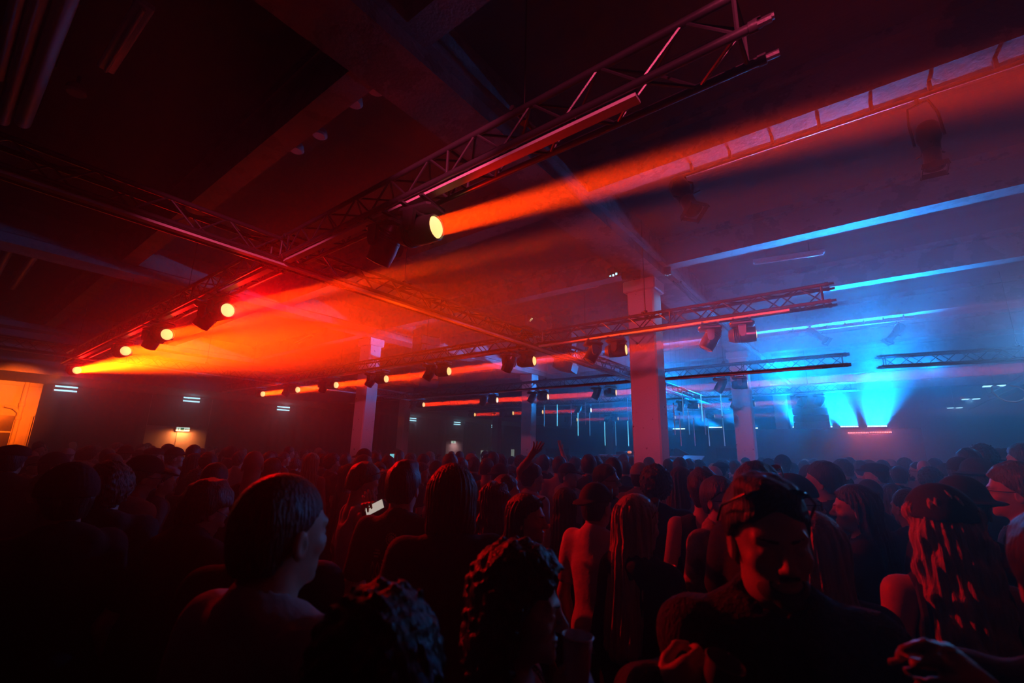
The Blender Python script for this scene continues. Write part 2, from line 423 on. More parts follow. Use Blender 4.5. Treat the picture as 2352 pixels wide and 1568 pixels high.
# ------------------------------------------------------------------ blue light bars on the stage back wall
def led_bar(p0, p1, m, label, d, up=0.06):
    p0, p1 = Vector(p0), Vector(p1); L = (p1 - p0).length; rz = math.atan2(p1.y - p0.y, p1.x - p0.x)
    t = thing('led_bar', label, 'light bar', p0, rz, 'light bars above the stage wall')
    MB().box((L/2, 0, -0.04), (L, 0.07, 0.08), bev=0.01).obj('housing', M['lamp'], t)
    n = max(4, int(L/0.045))
    mb = MB()
    for k in range(n):
        mb.box(((k + 0.5)*L/n, 0, 0.006), (L/n*0.6, 0.04, 0.012)); mb.box(((k + 0.5)*L/n, -0.036, -0.015), (L/n*0.6, 0.006, 0.03))
    mb.obj('led_row', m, t)
    return t
ZBAR, YBAR = 2.97, 20.6
BARS = [(1820, 1834), (1897, 1912), (1930, 1972), (1992, 2038)]
for n, (xa, xb) in enumerate(BARS):
    a, b = at_y(xa, 978, YBAR), at_y(xb, 978, YBAR); a.z = b.z = ZBAR
    led_bar(a, b, M['blue_led'], ['blue light bar left of the hanging speaker stack beside the stage', 'short blue light bar just right of the hanging speaker stack', 'blue white light bar shining up, left of the two brightest', 'blue white light bar shining up at the far right'][n], None)
    c = (a + b)/2; L = (b - a).length
    area(c + Vector((0, 0, 0.03)), ((0.06, 0.0, -0.11, 0.05)[n], -0.945, 0.325), BLUE, (100, 100, 340, 440)[n]*K_BLUE, L, 0.05, 25, xdir=b - a)

# the wall the bars stand on, with the red bars on its front
MB().box((-0.9, YBAR + 0.02, (ZBAR - 0.08)/2), (4.6, 0.16, ZBAR - 0.08)).obj('stage_wall', M['speaker'])
tag(bpy.data.objects['stage_wall'], 'low black wall beside the stage with light bars along its top', 'wall')
a, m_, b = at_y(1947, 993, YBAR - 0.10), at_y(1997, 992, YBAR - 0.10), at_y(2050, 991, YBAR - 0.10)
for n, (p, q) in enumerate(((a, m_), (m_, b))):
    q = p + (q - p)*0.97; q.z = p.z
    led_bar((p.x, YBAR - 0.10, p.z), (q.x, YBAR - 0.10, p.z), M['red_led'], ('left', 'right')[n] + ' one of two glowing red light bars on the low black wall', None)
    area(((p.x + q.x)/2, YBAR - 0.18, p.z - 0.02), (0.3*n, -0.5, -0.85), (1.0, 0.10, 0.10), 15, (q - p).length, 0.05, 150, xdir=(1, 0, 0))
# bars behind the stage that throw blue sideways
for n, (x, y, z, d, w) in enumerate(((-7.2, 21.6, 3.0, (-0.52, -0.82, 0.22), 170), (-5.6, 21.6, 3.05, (-0.36, -0.90, 0.22), 150), (-4.2, 21.6, 3.0, (-0.2, -0.9, 0.30), 110))):
    led_bar((x, y, z), (x + 0.55, y, z), M['blue_led'], ('blue light bar behind the hanging tubes, leftmost behind the stage', 'blue light bar behind the middle of the stage', 'blue light bar behind the stage near the right pillar')[n], None)
    area((x + 0.27, y, z + 0.03), d, BLUE, w*K_BLUE*1.5, 0.55, 0.05, 34, xdir=(1, 0, 0))
MB().box((-5.6, 21.66, 1.46), (4.6, 0.16, 2.92)).obj('stage_wall', M['speaker'])
tag(bpy.data.objects['stage_wall.001'], 'low black wall behind the disc jockey stage under the hanging tubes', 'wall')
# added blue fill for the stage haze, housed in made-up floodlights under the ceiling
for n, (x, y, w, d) in enumerate(((-7.5, 21.0, 2600, (0.1, -0.80, -0.42)), (-2.3, 21.0, 2600, (0, -0.80, -0.42)), (2.2, 23.0, 3400, (-0.1, -0.80, -0.42)), (5.0, 19.0, 2400, (-0.3, -0.80, -0.42)))):
    t = thing('floodlight', ('added blue fill floodlight under the ceiling behind the stage, left one', 'added blue fill floodlight under the ceiling behind the stage, right one', 'added blue fill floodlight under the ceiling in the haze right of the stage', 'added blue fill floodlight under the ceiling far at the right')[n], 'floodlight', (x, y, 5.3), 0, 'added blue fill floodlights under the ceiling')
    MB().box((0, 0.09, 0), (0.3, 0.16, 0.2), bev=0.02).obj('housing', M['lamp'], t); MB().tube([(0, 0.1, 0.1), (0, 0.1, (5.42 if abs(y - 21.2) < 0.3 else ZC) - 5.3)], 0.012, 6).obj('bracket', M['steel'], t)
    spot((x, y - 0.06, 5.3), d, (0.0, 0.27, 1.0), w*K_BLUE*(0.60 if n < 2 else 0.08), 96, 1.0, 0.03, 'stage_fill')
    if n == 3: spot((x - 0.05, y - 0.06, 5.3), Vector((0.1, 1.2, 1.55)) - Vector((x, y, 5.3)), (0.10, 0.42, 1.0), 1000*K_BLUE, 13, 1.0, 0.03, 'crowd_fill_blue')  # extra narrow blue spot, added to brighten the near faces from the right

# ------------------------------------------------------------------ left side of the hall
ZL = 3.95
struct('ceiling_left', MB().box(((XL - 21.2)/2, (YB + YF)/2, (ZL + ZC)/2), (-21.2 - XL, YF - YB, ZC - ZL)), M['concrete'])
def drape(y0, y1, z0, z1, x, label):
    mb = MB(); n = max(8, int((y1 - y0)/0.07)); V = []; F = []
    for i in range(n + 1):
        y = y0 + (y1 - y0)*i/n; dx = 0.035*math.sin(y*14) + 0.02*math.sin(y*5.3 + 1)
        V += [(x + dx, y, z0), (x + dx, y, z1), (x + dx - 0.02, y, z0), (x + dx - 0.02, y, z1)]
    for i in range(n):
        a = i*4; b = a + 4
        F += [(a, b, b + 1, a + 1), (b + 2, a + 2, a + 3, b + 3), (a + 1, b + 1, b + 3, a + 3), (b, a, a + 2, b + 2)]
    F += [(0, 1, 3, 2), (n*4 + 1, n*4, n*4 + 2, n*4 + 3)]
    mb.add(V, F)
    return tag(mb.obj('drape', M['drape'], smooth=True), label, 'drape', 'black drapes along the left wall')
XD = XL + 0.09
YD0, YD1 = at_x(330, 1000, XL).y, at_x(473, 1000, XL).y
ZDR = at_x(400, 980, XL).z
drape(2.74, YD0, 0.0, ZL, XD, 'black drape hanging between the orange lit window and the pale door')
drape(YD0 + 0.02, YD1 - 0.02, ZDR + 0.02, ZL, XD, 'black drape hanging over the pale double door')
drape(YD1, 24.3, 0.0, ZL, XD, 'long black drape hanging right of the pale double door')
drape(26.1, YF - 0.2, 0.0, ZL, XD, 'black drape on the far left wall, beyond the small lit doorway')
# pale double door
d1 = thing('door_1', None, None, (XL + 0.01, (YD0 + YD1)/2, 0)); d1['kind'] = 'structure'
w = YD1 - YD0
for sgn in (-1, 1):
    leaf = MB().box((0.03, sgn*w/4, ZDR/2), (0.05, w/2 - 0.02, ZDR - 0.02)).obj('door_leaf', M['door'], d1)
    MB().tube([(0.075, sgn*0.10, 1.0), (0.075, sgn*0.10, 1.25)], 0.012, 8).box((0.06, sgn*0.10, 1.02), (0.03, 0.02, 0.02)).box((0.06, sgn*0.10, 1.23), (0.03, 0.02, 0.02)).obj('handle', M['steel'], leaf)
MB().box((0.07, 0.03, ZDR/2), (0.03, 0.09, ZDR - 0.02)).obj('door_post', M['door'], d1)
def exit_sign(p, wd, ht, label, arrow=True):
    t = thing('exit_sign', label, 'exit sign', p, 0, 'lit exit signs')
    MB().box((0, 0, 0), (0.07, wd, ht), bev=0.02).obj('housing', M['white_lamp'], t)
    MB().box((0.038, 0, 0), (0.008, wd*0.88, ht*0.78)).obj('lit_panel', M['exit_face'], t)
    mb = MB(); mb.box((0.044, -wd*0.05, 0), (0.004, wd*0.24, ht*0.6))       # green field with the door
    mb.box((0.044, wd*0.28, 0), (0.004, wd*0.20, ht*0.12)); mb.prism([(wd*0.20, -ht*0.2), (wd*0.20, ht*0.2), (wd*0.10, 0)], 0.042, 0.046, Matrix(((0, 0, 1, 0), (1, 0, 0, 0), (0, 1, 0, 0), (0, 0, 0, 1))))
    mb.box((0.044, -wd*0.30, ht*0.12), (0.004, ht*0.14, ht*0.14)); mb.box((0.044, -wd*0.30, -ht*0.08), (0.004, ht*0.12, ht*0.28))
    mb.tube([(0.044, -wd*0.30, -ht*0.2), (0.044, -wd*0.36, -ht*0.34)], 0.01, 5); mb.tube([(0.044, -wd*0.30, -ht*0.2), (0.044, -wd*0.25, -ht*0.34)], 0.01, 5)
    mb.obj('pictogram', M['exit_green'], t)
    return t
P = at_x(420, 984, XL + 0.16); exit_sign((XL + 0.16, P.y, P.z - 0.03), 0.58, 0.22, 'white and green exit sign above the pale double door')
area((XL + 0.35, P.y, P.z - 0.1), (-0.45, 0, -0.9), (1.0, 0.24, 0.06), 34, 0.5, 0.12, 170, 'sign_glow', xdir=(0, 1, 0))
# small lit doorway farther on, with its sign
P = at_x(1022, 1030, XL); Q = at_x(1060, 1030, XL)
d2 = thing('door_2', None, None, (XL + 0.01, 25.2, 0)); d2['kind'] = 'structure'
MB().box((0.03, 0, 1.3), (0.05, 1.7, 2.6)).obj('door_leaf', M['white_wall'], d2)
MB().box((0.05, 0.0, 2.63), (0.10, 1.8, 0.08)).obj('door_frame', M['white_lamp'], d2)
P = at_x(1036, 1015, XL + 0.14); exit_sign((XL + 0.14, 25.0, P.z), 0.50, 0.20, 'exit sign over the small lit doorway in the distance')
area((XL + 0.5, 25.2, P.z - 0.1), (-0.5, 0, -0.85), (0.85, 0.45, 0.50), 9, 0.6, 0.12, 170, 'sign_glow', xdir=(0, 1, 0))
P = at_x(1227, 1023, XL + 0.3); t = exit_sign((XL + 0.27, min(P.y, YF - 0.6), P.z), 0.42, 0.24, 'tiny white sign beside the second pale pillar'); MB().box((-0.10, 0, 0), (0.16, 0.08, 0.08)).obj('bracket', M['steel'], t)
# window wall at the far left edge
def wpt(x, y, X=XL): return at_x(x, y, X)
wy1, wtop = wpt(36, 960).y, wpt(20, 952).z
def window(name, y0, y1, z0, z1):
    t = thing(name, None, None, (XL + 0.005, 0, 0)); t['kind'] = 'structure'
    MB().box((0.005, (y0 + y1)/2, (z0 + z1)/2), (0.01, y1 - y0, z1 - z0)).obj('window_pane', M['glass_dark'], t)
    mb = MB()
    for y in (y0, y1): mb.box((0.04, y, (z0 + z1)/2), (0.07, 0.07, z1 - z0 + 0.07))
    for z in (z0, z1): mb.box((0.04, (y0 + y1)/2, z), (0.07, y1 - y0 + 0.07, 0.07))
    mb.box((0.035, (y0 + y1)/2, z1 - 0.62), (0.05, y1 - y0, 0.05)); mb.box((0.035, (y0 + y1)/2, (z0 + z1)/2), (0.05, 0.045, z1 - z0))
    mb.obj('window_frame', M['white_wall'], t); return t
window('window_1', wy1 - 2.1, wy1, 1.0, wtop)
window('window_2', wpt(70, 975).y + 0.05, min(wpt(70, 975).y + 1.4, 2.69), 1.0, wtop - 0.05)
pp = wpt(57, 900).y
t = thing('drain_pipe', 'orange lit drain pipe with a side branch on the white wall at the left edge', 'pipe', (XL + 0.13, pp, 0))
MB().tube([(0, 0, 0), (0, 0, ZL)], 0.07, 14).obj('pipe', M['white_wall'], t)
MB().lathe([(0.075, 0), (0.092, 0.02), (0.092, 0.12), (0.075, 0.14)], 14, Matrix.Translation((0, 0, 2.55))).obj('collar', M['white_wall'], t)
MB().lathe([(0.075, 0), (0.092, 0.02), (0.092, 0.12), (0.075, 0.14)], 14, Matrix.Translation((0, 0, 3.05))).obj('collar', M['white_wall'], t)
MB().tube([(0, 0, 2.80), (0.02, -0.18, 2.98), (0.02, -0.42, 3.03)], [0.055, 0.055, 0.05], 12).obj('branch', M['white_wall'], t)
struct('trim_1', MB().box((XL + 0.05, (YB + 2.7)/2, ZL - 0.07), (0.10, 2.7 - YB, 0.14)), M['white_wall'])
spot((-16.6, 2.1, 3.55), (-8.4, -0.6, -0.70), (1.0, 0.10, 0.001), 22000*K_SPILL, 27, 0.9, 0.08, 'left_beam')
for (x, y, sz, wt) in ((722, 975, 5, 900), (885, 968, 2.6, 700), (1105, 985, 2.2, 700), (905, 985, 5, 250)):
    T = at_x(x, y, XL + 0.1); src = Vector((-16.9, T.y*0.55 + 3, 3.5))
    spot(src, T - src, (1.0, 0.09, 0.01), wt*K_SPILL*0.6, sz*2.0, 0.8, 0.05, 'drape_spot')
# twin tube lamps under the low ceiling
for n, (x, y) in enumerate(((153, 889), (441, 914), (651, 938), (947, 963), (1050, 972), (1135, 979))):
    P = at_x(x, y, -24.2); P.z = min(P.z, ZL - 0.17)
    t = thing('twin_tube_lamp', f'cyan twin tube lamp high on the left wall, {num[n]} from the left', 'ceiling lamp', (P.x, P.y, P.z), 0, 'cyan twin tube lamps')
    MB().box((-0.05, 0, 0), (0.06, 0.72, 0.30), bev=0.015).obj('housing', M['lamp'], t)
    MB().box((-0.05, 0, (0.15 + ZL - P.z)/2), (0.03, 0.03, ZL - P.z - 0.15)).obj('stem', M['steel'], t)
    for sz in (-0.075, 0.075): MB().tube([(0, -0.32, sz), (0, 0.32, sz)], 0.030, 10).obj('tube', M['cyan_tube'], t)
    spot((P.x + 0.06, P.y, P.z), (1, 0, -0.6), (0.25, 0.75, 1.0), 8, 160, 0.6, 0.02, 'tube_glow')
# twin square lamps on the right
for n, (x, y) in enumerate(((2283, 887), (2230, 917), (2193, 937))):
    P = at_z(x, y, 4.5)
    t = thing('twin_square_lamp', f'small twin square cyan lamp at the right, {num[n]} from the right', 'ceiling lamp', P, 0, 'twin square lamps at the right')
    MB().box((0, 0, 0.05), (0.62, 0.42, 0.06)).obj('housing', M['lamp'], t)
    MB().tube([(0, 0, 0.08), (0, 0, ZC - P.z)], 0.012, 6).obj('stem', M['steel'], t)
    for sx in (-0.17, 0.17): MB().box((sx, 0, 0.012), (0.22, 0.34, 0.02)).obj('lit_square', M['cyan_tube'], t)
    spot((P.x, P.y, P.z - 0.03), (0, -0.2, -1), (0.2, 0.7, 1.0), 12, 170, 0.6, 0.03, 'square_glow')
# conduit on the right with an orange cable loop
a, b = at_z(2210, 942, 4.5) + Vector((0.25, 0, 0)), at_z(2372, 860, 4.5) + Vector((0.25, 0, 0))
t = thing('conduit', 'thin straight conduit hanging at the right edge', 'conduit', a)
MB().tube([(0, 0, 0), tuple(b - a)], 0.025, 8).obj('tube', M['steel'], t)
for k in (0.15, 0.85):
    p = (b - a)*k; MB().tube([p, p + Vector((0, 0, ZC - 4.5))], 0.006, 6).obj('hanger', M['cable'], t)
M['orange_cable'] = mat('orange_cable', (0.75, 0.14, 0.06), 0.4, noise=0.1, nscale=20)
P = at_z(2322, 884, 4.5)
mb = MB(); mb.tube([P + Vector((0.35*math.sin(q*0.55) - 0.02*q, 0.15*math.cos(q), -0.30 + 0.30*math.cos(q*0.62))) for q in range(0, 12)], 0.028, 8)
tag(mb.obj('cable_loop', M['orange_cable']), 'orange cable looped over the thin conduit at the right edge', 'cable')
spot((6.5, 15, 4.2), P - Vector((6.5, 15, 4.2)), (1, 0.25, 0.15), 160, 16, 0.5, 0.05, 'cable_light')

# ------------------------------------------------------------------ ceiling fittings
def from_to(mb, a, b, r, n=12): mb.tube([a, b], r, n); return mb
for n, (p, q, z, r) in enumerate((((54, -60), (5, 180), 5.62, 0.05), ((106, -60), (12, 280), 5.62, 0.06), ((174, -60), (64, 286), 5.62, 0.075), ((30, 560), (-10, 640), 5.62, 0.06), ((80, 585), (30, 660), 5.62, 0.07))):
    a, b = at_z(*p, z), at_z(*q, z); b.y = a.y
    t = thing('ceiling_pipe', ('thin pipe at the top left corner under the ceiling', 'middle one of three parallel pipes at the top left', 'thickest one of three parallel pipes at the top left', 'thin pipe under the ceiling at the left edge', 'thicker pipe under the ceiling at the left edge')[n], 'pipe', a, 0, 'pipes under the ceiling at the left')
    MB().tube([(0, 0, 0), tuple(b - a)], r, 14).obj('pipe', M['white_lamp'], t)
    for k in (0.12, 0.5, 0.88):
        c = (b - a)*k; MB().box(c + Vector((0, 0, (ZC - z)/2)), (0.03, r*2.4, ZC - z)).obj('bracket', M['steel'], t)
def fluor(p, q, z, label):
    a, b = at_z(*p, z), at_z(*q, z); L = (b - a).length; b.z = a.z
    rz = math.atan2(b.y - a.y, b.x - a.x)
    t = thing('ceiling_light', label, 'ceiling lamp', a, rz, 'unlit strip lights on the ceiling')
    MB().box((L/2, 0, 0.06), (L, 0.14, 0.07), bev=0.012).obj('housing', M['white_lamp'], t)
    MB().tube([(0.03, 0, 0.01), (L - 0.03, 0, 0.01)], 0.018, 10).obj('tube', M['white_lamp'], t)
    for x in (0.2*L, 0.8*L): MB().tube([(x, 0, 0.09), (x, 0, ZC - z)], 0.008, 6).obj('hanger', M['steel'], t)
fluor((1730, 608), (1895, 584), 5.62, 'long strip light on the ceiling lit blue above the right trusses')
fluor((1290, 673), (1375, 658), 5.62, 'strip light on the ceiling left of the tall pillar')
fluor((240, 168), (332, 20), 5.62, 'dim red strip light on the ceiling at the top left')
fluor((1062, 724), (1082, 719), 5.62, 'short strip light seen through the crossing truss')
fluor((650, 808), (716, 774), 5.62, 'strip light in the orange haze left of the pale pillar')
M['lamp_shade'] = mat('enamel_shade', (0.55, 0.5, 0.5), 0.25, noise=0.1, nscale=5)
for n, (x, y) in enumerate(((680, 347), (733, 313), (813, 240), (862, 210), (172, 215))):
    P = at_z(x, y, 5.72)
    t = thing('dome_lamp', ('lowest of four small dome lamps between the ceiling beams', 'second small dome lamp from the bottom between the ceiling beams', 'third small dome lamp from the bottom between the ceiling beams', 'topmost small dome lamp beside the big beam', 'round dome lamp beside the three pipes')[n], 'ceiling lamp', P, 0, 'dome lamps on the ceiling')
    MB().lathe([(0.075, 0.0), (0.10, 0.02), (0.085, 0.09), (0.04, 0.13)], 18).obj('shade', M['lamp_shade'], t)
    MB().tube([(0, 0, 0.12), (0, 0, ZC - P.z)], 0.02, 8).obj('stem', M['steel'], t)
# conduits and cable along the ribs, with the profile spotlights on them
def profile_rail(p, q, Y, label):
    a, b = at_y(*p, Y), at_y(*q, Y); a.z = b.z = 5.30
    t = thing('lighting_rail', label, 'rail', a)
    MB().tube([(0, 0, 0), tuple(b - a)], 0.024, 10).obj('tube', M['steel'], t)
    MB().tube([(0.1, 0.06, 0.05), tuple((b - a)*0.5 + Vector((0, 0.07, 0.03))), tuple((b - a) + Vector((0, 0.06, 0.05)))], 0.014, 8).obj('cable', M['cable'], t)
    n = 7
    for k in range(n):
        c = (b - a)*((k + 0.5)/n); MB().box(c + Vector((0, 0, 0.075)), (0.03, 0.05, 0.13)).obj('bracket', M['steel'], t)
profile_rail((1548, 403), (2390, 185), 5.36, 'straight lighting rail along the beam at the upper right')
profile_rail((1800, 738), (2100, 728), 14.8, 'far lighting rail lit blue above the bright beams')
def profile_spot(hang, a, b, scale, label, rail_z=5.28):
    """hang, a (back end), b (lens end): points in the hall."""
    t = thing('profile_spotlight', label, 'spotlight', hang, 0, 'dark profile spotlights')
    a, b = a - hang, b - hang; d = (b - a).normalized(); L = (b - a).length
    R = aim_matrix(d, a) @ Matrix.Rotation(math.pi, 4, 'X')
    k = L/0.62
    MB().lathe([(0.03*k, 0), (0.085*k, 0.015*k), (0.105*k, 0.06*k), (0.105*k, 0.20*k), (0.085*k, 0.27*k), (0.08*k, 0.36*k)], 20, R).obj('lamp_housing', M['lamp'], t)
    MB().lathe([(0.075*k, 0.36*k), (0.078*k, 0.52*k), (0.092*k, 0.53*k), (0.092*k, 0.56*k), (0.080*k, 0.56*k), (0.07*k, 0.54*k)], 20, R).obj('lens_tube', M['lamp'], t)
    mb = MB(); c = [(-0.10, 0.56), (0.10, 0.56), (0.115, 0.62), (-0.115, 0.62)]
    for q in range(4):
        mb.prism([(x*k, y*k) for x, y in c], 0.098*k, 0.104*k, R @ Matrix.Rotation(q*math.pi/2, 4, 'Z') @ Matrix(((1, 0, 0, 0), (0, 0, 1, 0), (0, 1, 0, 0), (0, 0, 0, 1))))
    mb.obj('barn_door', M['lamp'], t)
    for q in range(3):
        p0 = R @ Vector((0.08*k, 0, 0.33*k)) if q == 0 else R @ Vector((-0.06*k, 0.06*k*(1 if q == 1 else -1), 0.33*k))
        o = R @ Vector((0, 0, 0.33*k)); MB().tube([o + (p0 - o)*0.9, o + (p0 - o)*1.9], 0.010*k, 6).obj('shutter_handle', M['lamp'], t)
    mid = R @ Vector((0, 0, 0.22*k)); sx = (R.to_3x3() @ Vector((1, 0, 0)))
    mid0 = Vector((0, 0, -0.06))
    side = Vector((0, 0, 1)).cross(d); side = side.normalized() if side.length > 0.1 else sx
    MB().tube([mid + side*0.125*k, Vector((mid.x, mid.y, 0)) * 0.6 + side*0.125*k + Vector((0, 0, min(-0.10, mid.z*0.5))), side*0.09*k + mid0, -side*0.09*k + mid0, Vector((mid.x, mid.y, 0)) * 0.6 - side*0.125*k + Vector((0, 0, min(-0.10, mid.z*0.5))), mid - side*0.125*k], 0.014*k, 8).obj('yoke', M['lamp_metal'], t)
    MB().tube([(0, 0, -0.06), (0, 0, 0.0)], 0.018, 8).obj('clamp', M['lamp_metal'], t)
H = at_y(2112, 262, 5.36); H.z = 5.275
profile_spot(H, at_y(2128, 285, 5.36), at_y(2148, 395, 5.30), 1, 'big dark profile spotlight hanging from the near rail at the upper right')
H = at_y(1573, 400, 5.36); H.z = 5.275
profile_spot(H, at_y(1552, 418, 5.4), at_y(1597, 490, 5.2), 1, 'dark red profile spotlight near the left end of the near rail')
H = at_y(2057, 731, 14.8); H.z = 5.275
profile_spot(H, at_y(2073, 746, 14.9), at_y(2037, 786, 14.7), 1, 'profile spotlight silhouetted in the bright blue beam, tilted down to the left')
H = at_y(1871, 735, 14.8); H.z = 5.275
profile_spot(H, at_y(1853, 757, 14.9), at_y(1902, 784, 14.7), 1, 'hazy profile spotlight in the blue light, tilted down to the right')
# small floodlights at the head of the tall pillar
for n, (x, y, Y, m) in enumerate(((1410, 622, 8.0, 'cyan_tube'), (1450, 632, 7.85, None), (1526, 608, 8.45, 'tube_cyan'))):
    P = at_y(x, y, Y); P.z -= 0.14*(n == 2)
    t = thing('floodlight', ('small floodlight with glowing blue cells left of the pillar head', 'black floodlight box on the head of the tall pillar', 'small blue floodlight right of the pillar head')[n], 'floodlight', P, 0.3 if n else -0.4, 'floodlights at the pillar head')
    MB().box((0, 0, 0), (0.36 if n == 1 else 0.24, 0.16, 0.16), bev=0.02).obj('housing', M['lamp'], t)
    for q in range(5): MB().lathe([(0.02, 0), (0.018, -0.01)], 10, Matrix.Translation((-0.09 + 0.045*q, -0.02 + 0.04*(q % 2), -0.082))).obj('cell', M[m] if m else M['lens_off'], t)
    MB().tube([(0, 0.02, 0.08), (0, 0.02, (ZC if n == 0 else 5.25 if abs(P.x + 3.1) < 0.40 else ZC) - P.z)], 0.012, 6).obj('bracket', M['steel'], t)
P = at_y(1526, 608, 8.45)
spot(P + Vector((0.16, 0.05, -0.10)), (-0.25, 0.02, -0.95), (0.02, 0.42, 1.0), 60, 75, 0.8, 0.04, 'pillar_light')
# cables running along the big beam
for n, off in enumerate((0.0, 0.06, 0.12)):
    mb = MB(); pts = []
    for k in range(26):
        y = 8.7 + k*0.55; pts.append((-2.72 + off + 0.03*math.sin(k*1.7 + n), y, 5.21 - 0.05*math.sin(k*0.9 + n)**2))
    tag(mb.tube(pts, 0.018, 6).obj('cable', M['cable']), ('thin cable strung along the big beam beside the pillar head', 'second cable strung along the big beam behind the pillar', 'outer cable strung along the big beam behind the pillar')[n], 'cable', 'cables along the big beam')

# ------------------------------------------------------------------ loudspeakers
def line_array(P, rz, n, w, h, dp, curve, label, zc=ZC):
    """P: middle of the bottom edge of the front of the lowest box."""
    t = thing('line_array', label, 'loudspeaker', P, rz, 'hanging loudspeaker stacks')
    y = 0.0; z = n*h
    for k in range(n):
        a = -curve*k/max(1, n - 1); R = Matrix.Rotation(a, 3, 'X'); z -= h; y2 = 0.5*dp*abs(a)
        b = MB().prism([(-w/2, 0), (w/2, 0), (w/2*0.86, dp), (-w/2*0.86, dp)], -h*0.47, h*0.47, Matrix.Translation((0, y2, z + h/2)) @ R.to_4x4()).obj('cabinet', M['speaker'], t, smooth=False)
        MB().box((0, 0, 0), (w*0.94, 0.02, h*0.80)).obj('grille', M['grille'], b)
        b.children[0].location = (0, y2 - 0.008, z + h/2); b.children[0].rotation_euler = (a, 0, 0)
    MB().box((0, dp*0.45, n*h + 0.02), (w*0.8, dp*0.9, 0.06)).tube([(0, dp*0.45, n*h + 0.03), (0, dp*0.45, zc - P[2])], 0.012, 8).obj('flying_frame', M['lamp_metal'], t)
    return t
P = at_y(965, 880, 9.6); T = at_y(958, 765, 9.6); line_array(P, math.radians(-105), 7, 0.75, (T.z - P.z)/7, 0.55, 0.35, 'hanging speaker stack in the red haze left of centre')
P = at_y(1275, 848, 11.3); T = at_y(1270, 695, 11.3); line_array(P, math.radians(-75), 8, 0.75, (T.z - P.z)/8, 0.55, 0.25, 'hanging speaker stack half hidden by the crossing truss, left of the tall pillar')
P = at_y(1865, 984, 19.2); T = at_y(1864, 906, 19.2); line_array(P, math.radians(-4), 5, 1.08, (T.z - P.z)/5, 0.6, 0.06, 'wide hanging speaker stack beside the blue bars')
def speaker(x0, x1, y0, y1, Y, label, rz=0.0, stand=True):
    a, b = at_y(x0, y1, Y), at_y(x1, y0, Y); w = b.x - a.x; h = b.z - a.z
    t = thing('loudspeaker', label, 'loudspeaker', ((a.x + b.x)/2, Y, a.z), rz, 'loudspeakers beside the stage')
    MB().prism([(-w/2, 0), (w/2, 0), (w/2*0.8, 0.6), (-w/2*0.8, 0.6)], 0, h).obj('cabinet', M['speaker'], t, smooth=False)
    MB().box((0, -0.012, h/2), (w*0.94, 0.02, h*0.92)).obj('grille', M['grille'], t)
    if stand:
        MB().tube([(0, 0.3, -a.z), (0, 0.3, 0)], 0.03, 10).obj('pole', M['lamp_metal'], t)
        MB().lathe([(0.35, -a.z), (0.35, -a.z + 0.03), (0.05, -a.z + 0.05)], 18, Matrix.Translation((0, 0.3, 0))).obj('foot', M['lamp_metal'], t)
speaker(1647, 1702, 1029, 1052, 18.0, 'black loudspeaker on a pole left of the right pillar', 0.25)
speaker(1250, 1293, 1030, 1052, 18.6, 'black loudspeaker right of the second pale pillar', -0.2)
# ------------------------------------------------------------------ stage with the disc jockey desk
SX0, SX1, SY0, SY1, SZ = -9.2, -4.1, 15.4, 17.15, 0.75
tag(MB().box(((SX0 + SX1)/2, (SY0 + SY1)/2, SZ/2), (SX1 - SX0, SY1 - SY0, SZ)).obj('stage_platform', M['drape'], smooth=False), 'low black stage platform behind the front rows of the crowd', 'stage')
YD = 15.85
a, b = at_y(1386, 1043, YD), at_y(1580, 1046, YD); ztab = a.z
t = thing('desk', 'long pale disc jockey desk on the stage behind the tall pillar', 'table', ((a.x + b.x)/2, YD, SZ))
L = b.x - a.x
MB().box((0, 0, ztab - SZ - 0.03), (L, 0.8, 0.06), bev=0.01).obj('tabletop', M['table'], t)
for sx in (-1, 1):
    for sy in (-1, 1): MB().box((sx*(L/2 - 0.08), sy*0.32, (ztab - SZ - 0.06)/2), (0.06, 0.06, ztab - SZ - 0.06)).obj('leg', M['lamp_metal'], t)
def deck(x, w, h, dpt, label, name='media_player', Y=YD):
    t = thing(name, label, 'music player' if name == 'media_player' else 'mixer', (x, Y, ztab))
    MB().box((0, 0, h/2), (w, dpt, h), bev=0.015).obj('case', M['speaker'], t)
    if name == 'media_player':
        MB().lathe([(w*0.36, 0), (w*0.36, 0.015), (w*0.30, 0.02)], 24, Matrix.Translation((0, -dpt*0.1, h))).obj('jog_wheel', M['lamp_metal'], t)
        MB().box((0, dpt*0.35, h + 0.01), (w*0.5, dpt*0.18, 0.012)).obj('screen', M['tube_cyan'], t)
    else:
        for q in range(8): MB().lathe([(0.014, 0), (0.012, 0.025)], 8, Matrix.Translation((-w*0.36 + w*0.24*(q % 4), -0.08 + 0.15*(q//4), h))).obj('knob', M['lamp_metal'], t)
xs = at_y(1432, 1040, YD).x
deck(xs - 0.03, 0.36, 0.11, 0.42, 'black media player on the left of the long desk')
deck(xs + 0.46, 0.36, 0.13, 0.42, 'black mixer next to the left media player on the desk', 'mixer')
deck(xs + 1.45, 0.36, 0.11, 0.42, 'black media player on the desk right of the tall pillar')
M['orange_box'] = mat('orange_plastic', (0.85, 0.25, 0.06), 0.4, emit=(1.0, 0.22, 0.03), estr=0.9)
P = at_y(1446, 1041, YD - 0.28)
t = thing('desk_lamp', 'small glowing orange lamp on the desk left of the tall pillar', 'lamp', (P.x, YD - 0.28, ztab))
MB().lathe([(0.05, 0), (0.05, 0.02), (0.015, 0.03), (0.015, 0.05)], 12).obj('base', M['lamp'], t); MB().lathe([(0.03, 0.05), (0.07, 0.07), (0.07, 0.12), (0.03, 0.14)], 14).obj('shade', M['orange_box'], t)
P = at_y(1537, 1032, YD)
t = thing('camera_on_arm', 'small camera on a short arm clamped to the desk', 'camera', (P.x + 0.05, YD + 0.28, ztab))
